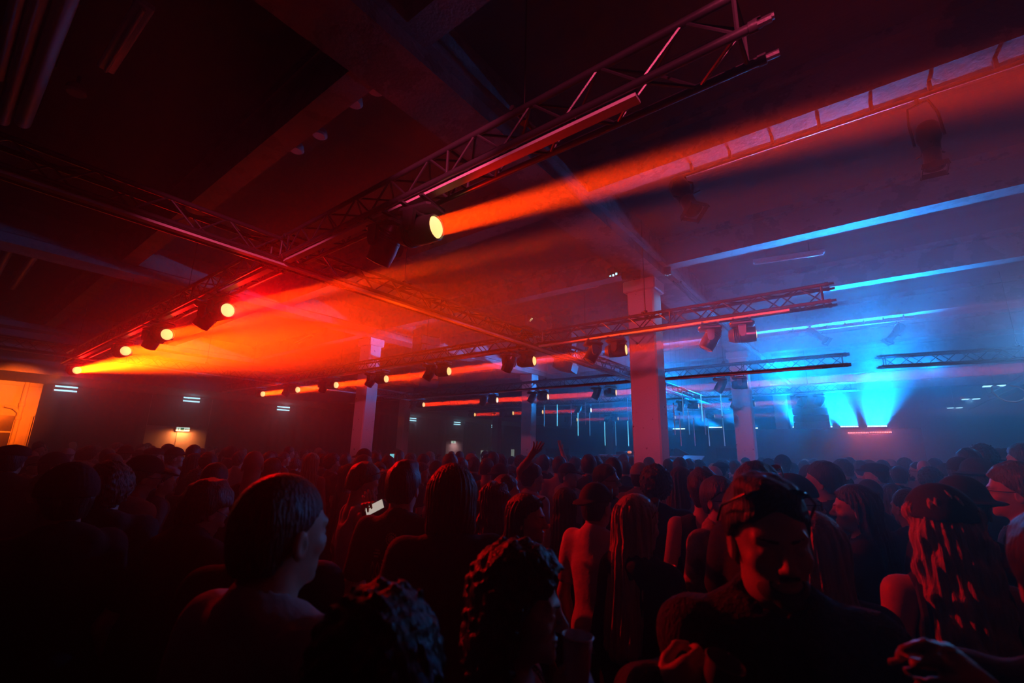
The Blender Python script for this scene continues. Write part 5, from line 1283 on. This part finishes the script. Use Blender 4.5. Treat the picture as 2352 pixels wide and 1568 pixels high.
# (x, y of the head top, head height in pixels, turn, kind, cloth, label)
LIST = [
 (79, 1036, 36, 20, 'bald', None, 'bald man near the left edge, behind the man in the flat cap'),
 (85, 1047, 42, 150, 'beanie', 'cl_pale', 'person in a pale knitted hat near the left edge'),
 (134, 1037, 62, 60, 'capback', 'cl_char', 'person in a dark backwards cap left of the white shirt'),
 (160, 1029, 32, 40, 'palecap', 'cl_grey', 'person in a pale cap in the left background'),
 (209, 1022, 40, 25, 'curly', 'cl_white', 'curly haired person in a bright shirt left of the pale door'),
 (251, 1028, 40, 10, 'short', 'cl_char', 'dark haired person below the dark drape left of the pale door'),
 (293, 1022, 44, 30, 'bucket', 'cl_black', 'person in a round hat just left of the pale door'),
 (322, 1032, 32, 80, 'cap', 'cl_char', 'person in a peaked cap at the left edge of the pale door'),
 (357, 1027, 46, 70, 'flatcap', 'cl_char', 'person in a flat cap in front of the pale door'),
 (386, 1029, 30, 0, 'bun', 'cl_navy', 'person with a hair bun in front of the pale door'),
 (407, 1026, 42, 85, 'cap', 'cl_pale', 'person in a cap and pale shirt in front of the pale door'),
 (448, 1020, 40, 60, 'short_turn', 'cl_char', 'tall short haired man at the right edge of the pale door'),
 (262, 1040, 56, 20, 'bob', 'cl_black', 'rim lit head behind the curly haired person at the left'),
 (57, 1087, 58, 30, 'curly', 'cl_black', 'dark curly head low at the left edge'),
 (103, 1086, 62, -10, 'messy', 'cl_black', 'dark untidy head below the man in the flat cap'),
 (377, 1080, 46, 20, 'beanie', 'cl_grey', 'person in a patterned knitted hat above the bending person'),
 (451, 1040, 44, 40, 'long', 'cl_char', 'person with long dark hair left of the shaved man'),
 (480, 1037, 48, 0, 'messy', 'cl_char', 'person with untidy dark hair above the shaved man'),
 (455, 1074, 56, 10, 'curly', 'cl_black', 'round dark head at the shoulder of the shaved man'),
 (535, 1022, 32, 40, 'short', 'cl_navy', 'tall dark head beyond the bald man'),
 (554, 1034, 36, 60, 'messy', 'cl_white', 'untidy haired person in a bright shirt left of the bald man'),
 (629, 1050, 56, 30, 'short', 'cl_black', 'dark rim lit head just above the very near man'),
 (625, 1035, 36, 100, 'cap', 'cl_black', 'person in a cap looking right behind the bald man'),
 (655, 1037, 34, 80, 'short', 'cl_char', 'dark haired person above the very near man'),
 (680, 1050, 36, 20, 'curly', 'cl_black', 'curly head above the very near man'),
 (719, 1039, 44, 20, 'blond', 'cl_pale', 'person with long fair hair left of the pale pillar'),
 (744, 1040, 36, 0, 'short', 'cl_grey', 'short haired person left of the pale pillar'),
 (766, 1039, 42, 70, 'curly', 'cl_black', 'curly haired person at the left foot of the pale pillar'),
 (796, 1040, 38, 50, 'short_turn', 'cl_char', 'person in front of the pale pillar'),
 (839, 1029, 40, 20, 'capback', 'cl_black', 'person in a dark cap right of the pale pillar'),
 (838, 1043, 48, 60, 'bob', 'cl_pale', 'fair bobbed person below the dark cap right of the pale pillar'),
 (865, 1038, 36, 40, 'glasses', 'cl_black', 'man in glasses right of the pale pillar'),
 (893, 1045, 42, 20, 'short', 'cl_white', 'person in a white shirt left of the printed t-shirt'),
 (872, 1060, 46, 200, 'glasses', 'cl_black', 'person in sunglasses looking back, left of the printed t-shirt'),
 (943, 1039, 34, 10, 'messy', 'cl_char', 'untidy head above the printed t-shirt'),
 (975, 1041, 38, 40, 'short', 'cl_black', 'dark head right of the printed t-shirt'),
 (970, 1060, 46, 95, 'drink', 'cl_black', 'person with untidy hair looking right beside the printed t-shirt'),
 (1003, 1057, 44, 0, 'beanie', 'cl_char', 'person in a pointed knitted hat left of the bobbed person'),
 (1035, 1040, 44, 15, 'short', 'cl_grey', 'short haired person behind the bobbed person'),
 (1060, 1050, 46, 30, 'bob', 'cl_char', 'round head behind the bobbed person'),
 (1083, 1040, 34, 20, 'palecap', 'cl_black', 'person in a pale round cap right of the small lit doorway'),
 (1090, 1048, 40, 0, 'short', 'cl_black', 'dark head below the pale round cap'),
 (1120, 1051, 50, 10, 'buzz', 'cl_char', 'shaved head left of the second pale pillar'),
 (1134, 1037, 36, 5, 'short', 'cl_grey', 'tall head in front of the far lit fridges'),
 (1152, 1043, 36, 20, 'messy', 'cl_black', 'dark head in front of the narrow far fridge'),
 (1150, 1063, 52, 10, 'capback', 'cl_black', 'person in a backwards cap behind the man in the pale vest'),
 (1195, 1043, 36, 0, 'curly', 'cl_black', 'round dark head left of the raised hand'),
 (1250, 1043, 42, 20, 'armsup', 'cl_black', 'person with a hand raised to the head right of the raised arm'),
 (1285, 1046, 46, 5, 'short', 'cl_pale', 'head in front of the black loudspeaker at the second pillar'),
 (1306, 1062, 50, 120, 'cap', 'cl_pale', 'person in a cap facing right left of the backwards cap'),
 (1258, 1084, 58, 90, 'beanie', 'cl_rust', 'person in a headscarf below the raised arm'),
 (1222, 1107, 52, 150, 'bob', 'cl_black', 'small face looking back beside the woman with sunglasses'),
 (1300, 1118, 64, 0, 'long', 'cl_black', 'woman with long dark hair left of the tight pale shirt'),
 (1322, 1048, 42, 30, 'short', 'cl_grey', 'short haired person left of the tall dark head'),
 (1352, 1042, 52, 0, 'short', 'cl_black', 'tall dark head straight before the desk'),
 (1368, 1046, 44, 60, 'messy', 'cl_char', 'untidy head right of the tall dark head'),
 (1390, 1047, 48, 40, 'curly', 'cl_navy', 'curly head left of the tall pillar'),
 (1407, 1049, 46, 20, 'short_turn', 'cl_char', 'head left of the tall pillar below the desk'),
 (1436, 1057, 46, 0, 'short', 'cl_black', 'dark head at the left foot of the tall pillar'),
 (1536, 1052, 34, 20, 'short', 'cl_grey', 'small head at the right foot of the tall pillar'),
 (1562, 1049, 42, 40, 'messy', 'cl_char', 'untidy head below the monitor wedge'),
 (1583, 1052, 38, 20, 'short', 'cl_navy', 'head below the pale blue panel'),
 (1606, 1054, 36, 30, 'curly', 'cl_char', 'curly head right of the pale blue panel'),
 (1655, 1060, 46, 30, 'flatcap', 'cl_char', 'person in a flat cap below the right loudspeaker'),
 (1640, 1070, 44, 0, 'palecap', 'cl_pale', 'person in a pale cap above the man with glasses'),
 (1688, 1056, 40, 10, 'short', 'cl_navy', 'head at the foot of the right pillar'),
 (1796, 1043, 44, 10, 'cap', 'cl_char', 'tall person in a cap standing out against the blue haze'),
 (1766, 1052, 34, 50, 'beanie', 'cl_grey', 'small head right of the right pillar'),
 (1819, 1061, 36, 20, 'curly', 'cl_navy', 'round head left of the man with the red lit face'),
 (1846, 1056, 34, 0, 'short', 'cl_char', 'small head behind the man with the red lit face'),
 (1858, 1066, 60, -30, 'capback', 'cl_white', 'person in a white shirt left of the man with the red lit face'),
 (1930, 1052, 46, -80, 'short', 'cl_black', 'dark head facing left below the blue bars'),
 (1949, 1048, 36, 20, 'curly', 'cl_navy', 'curly head below the second blue bar'),
 (1974, 1056, 40, -20, 'short', 'cl_grey', 'head left of the red bars, far back'),
 (1993, 1055, 38, -40, 'bob', 'cl_char', 'bobbed head below the red bars'),
 (2006, 1062, 60, -85, 'flatcap', 'cl_grey', 'person in a flat cap facing left below the red bars'),
 (2026, 1055, 38, 20, 'short', 'cl_black', 'head below the right red bar'),
 (2044, 1054, 36, 0, 'palecap', 'cl_navy', 'person in a pale cap below the right red bar'),
 (2064, 1069, 46, 15, 'short', 'cl_black', 'dark head right of the person in the flat cap'),
 (2077, 1049, 38, 10, 'curly', 'cl_char', 'curly head standing out in the pink haze'),
 (2104, 1060, 36, -60, 'glasses', 'cl_char', 'man in glasses facing left in the right background'),
 (2120, 1057, 42, 0, 'bald', 'cl_grey', 'bald head in the right background'),
 (2134, 1069, 56, 20, 'curly', 'cl_black', 'dark curly head above the dark cap'),
 (2147, 1051, 36, 30, 'short', 'cl_navy', 'small head against the blue haze at the right'),
 (2170, 1063, 48, 0, 'beanie', 'cl_black', 'round dark hat right of the dark curly head'),
 (2199, 1048, 62, -10, 'cap', 'cl_char', 'tall person in a cap left of the two highest heads'),
 (2222, 1027, 56, 20, 'short', 'cl_black', 'left one of the two highest heads at the right'),
 (2252, 1016, 60, 10, 'curly', 'cl_black', 'right one of the two highest heads at the right'),
 (2237, 1050, 78, -40, 'bucket', 'cl_black', 'person in a brimmed hat below the two highest heads'),
 (2302, 1029, 60, 30, 'cowboy', 'cl_black', 'person in a wide brimmed hat at the right edge'),
 (2342, 1016, 56, -60, 'short', 'cl_black', 'head cut by the right edge beside the wide brimmed hat'),
 (1994, 1100, 66, -30, 'capback', 'cl_black', 'person in a backwards cap right of the dark haired woman in profile'),
 (2030, 1112, 50, 160, 'bob', 'cl_black', 'face looking back between the profile woman and the wavy hair'),
]
for (x, y, h, rel, key, cl, label) in LIST:
    hpx = h*(0.82 if key in ('bucket', 'cowboy', 'flatcap', 'curly') else 0.95)
    dep = FPX*0.245/hpx
    best = None
    for q in (1, 1.06, 0.94, 1.12, 0.89, 1.18, 0.84, 1.25, 1.32, 0.8, 1.4, 1.5):
        P, d2 = spot_for(x, y, dep*q, 1.52, 2.05)
        if not clear_of_setting(P.x, P.y): continue
        gap = min((P.x - a)**2 + (P.y - b)**2 for a, b, c in FOOT)
        if best is None or gap > best[0]: best = (gap, P)
        if gap > 0.48**2: break
    P = best[1]
    crowd(key, P, rel, label, cl)
# --- the packed crowd behind: heads that only their place tells apart
rnd = random.Random(11)
zones = [(-0.99, 'in the far crowd at the left edge'), (-0.72, 'in the far crowd before the pale door'), (-0.50, 'in the far crowd left of the pale pillar'), (-0.28, 'in the far crowd right of the pale pillar'),
         (-0.02, 'in the far crowd before the second pale pillar'), (0.16, 'in the far crowd before the long desk'), (0.36, 'in the far crowd right of the tall pillar'), (0.58, 'in the far crowd under the blue bars'), (0.80, 'in the far crowd right of the red bars')]
kinds = [('short', 'short dark hair'), ('short_turn', 'short dark hair'), ('messy', 'untidy dark hair'), ('curly', 'curly dark hair'), ('bob', 'bobbed brown hair'), ('long', 'long dark hair'), ('cap', 'a dark cap'), ('buzz', 'a shaved head'), ('tail', 'a ponytail'), ('short', 'short dark hair'), ('blond', 'long fair hair'), ('messy', 'untidy dark hair'), ('glasses', 'glasses'), ('drink', 'untidy dark hair'), ('bald', 'a bald head')]
DJ = Vector((-4.5, 16.5, 0)); n_far = 0
for step in range(5200):
    if n_far >= 165: break
    dep = 3.6 + 14.5*rnd.random()**0.9; u = rnd.uniform(-1.06, 1.06)
    xy = CAMP + (Vector((FWD.x, FWD.y, 0)).normalized() + Vector((RIGHT.x, RIGHT.y, 0)).normalized()*u)*dep
    if not clear_of_setting(xy.x, xy.y) or not free(xy.x, xy.y, 0.50) or xy.x < -21.5: continue
    if dep < 6 and any(abs((xy.x*f[1] - xy.y*f[0])) < 0.3 and f[0]**2 + f[1]**2 > xy.x**2 + xy.y**2 for f in FOOT[:36]): continue
    st = min(1.84, max(1.58, rnd.gauss(1.73, 0.065)))
    if dep < 5.5: st = min(st, 1.68)
    key, kd = kinds[rnd.randrange(len(kinds))]
    zn = [t for (a, t) in zones if u >= a or a == zones[0][0]][-1]
    P = Vector((xy.x, xy.y, st)); want = math.atan2(-(DJ.x - xy.x), DJ.y - xy.y)
    away = math.atan2(-P.x, P.y)
    crowd(key, P, math.degrees(away - want) + rnd.uniform(-28, 28), f'person with {kd} {zn}', CLOTH[rnd.randrange(len(CLOTH))], f'people with {kd} {zn}'); n_far += 1
for k_, (o_, used_) in list(PT.items()):
    if not used_:
        for ch in list(o_.children): bpy.data.objects.remove(ch)
        bpy.data.objects.remove(o_)
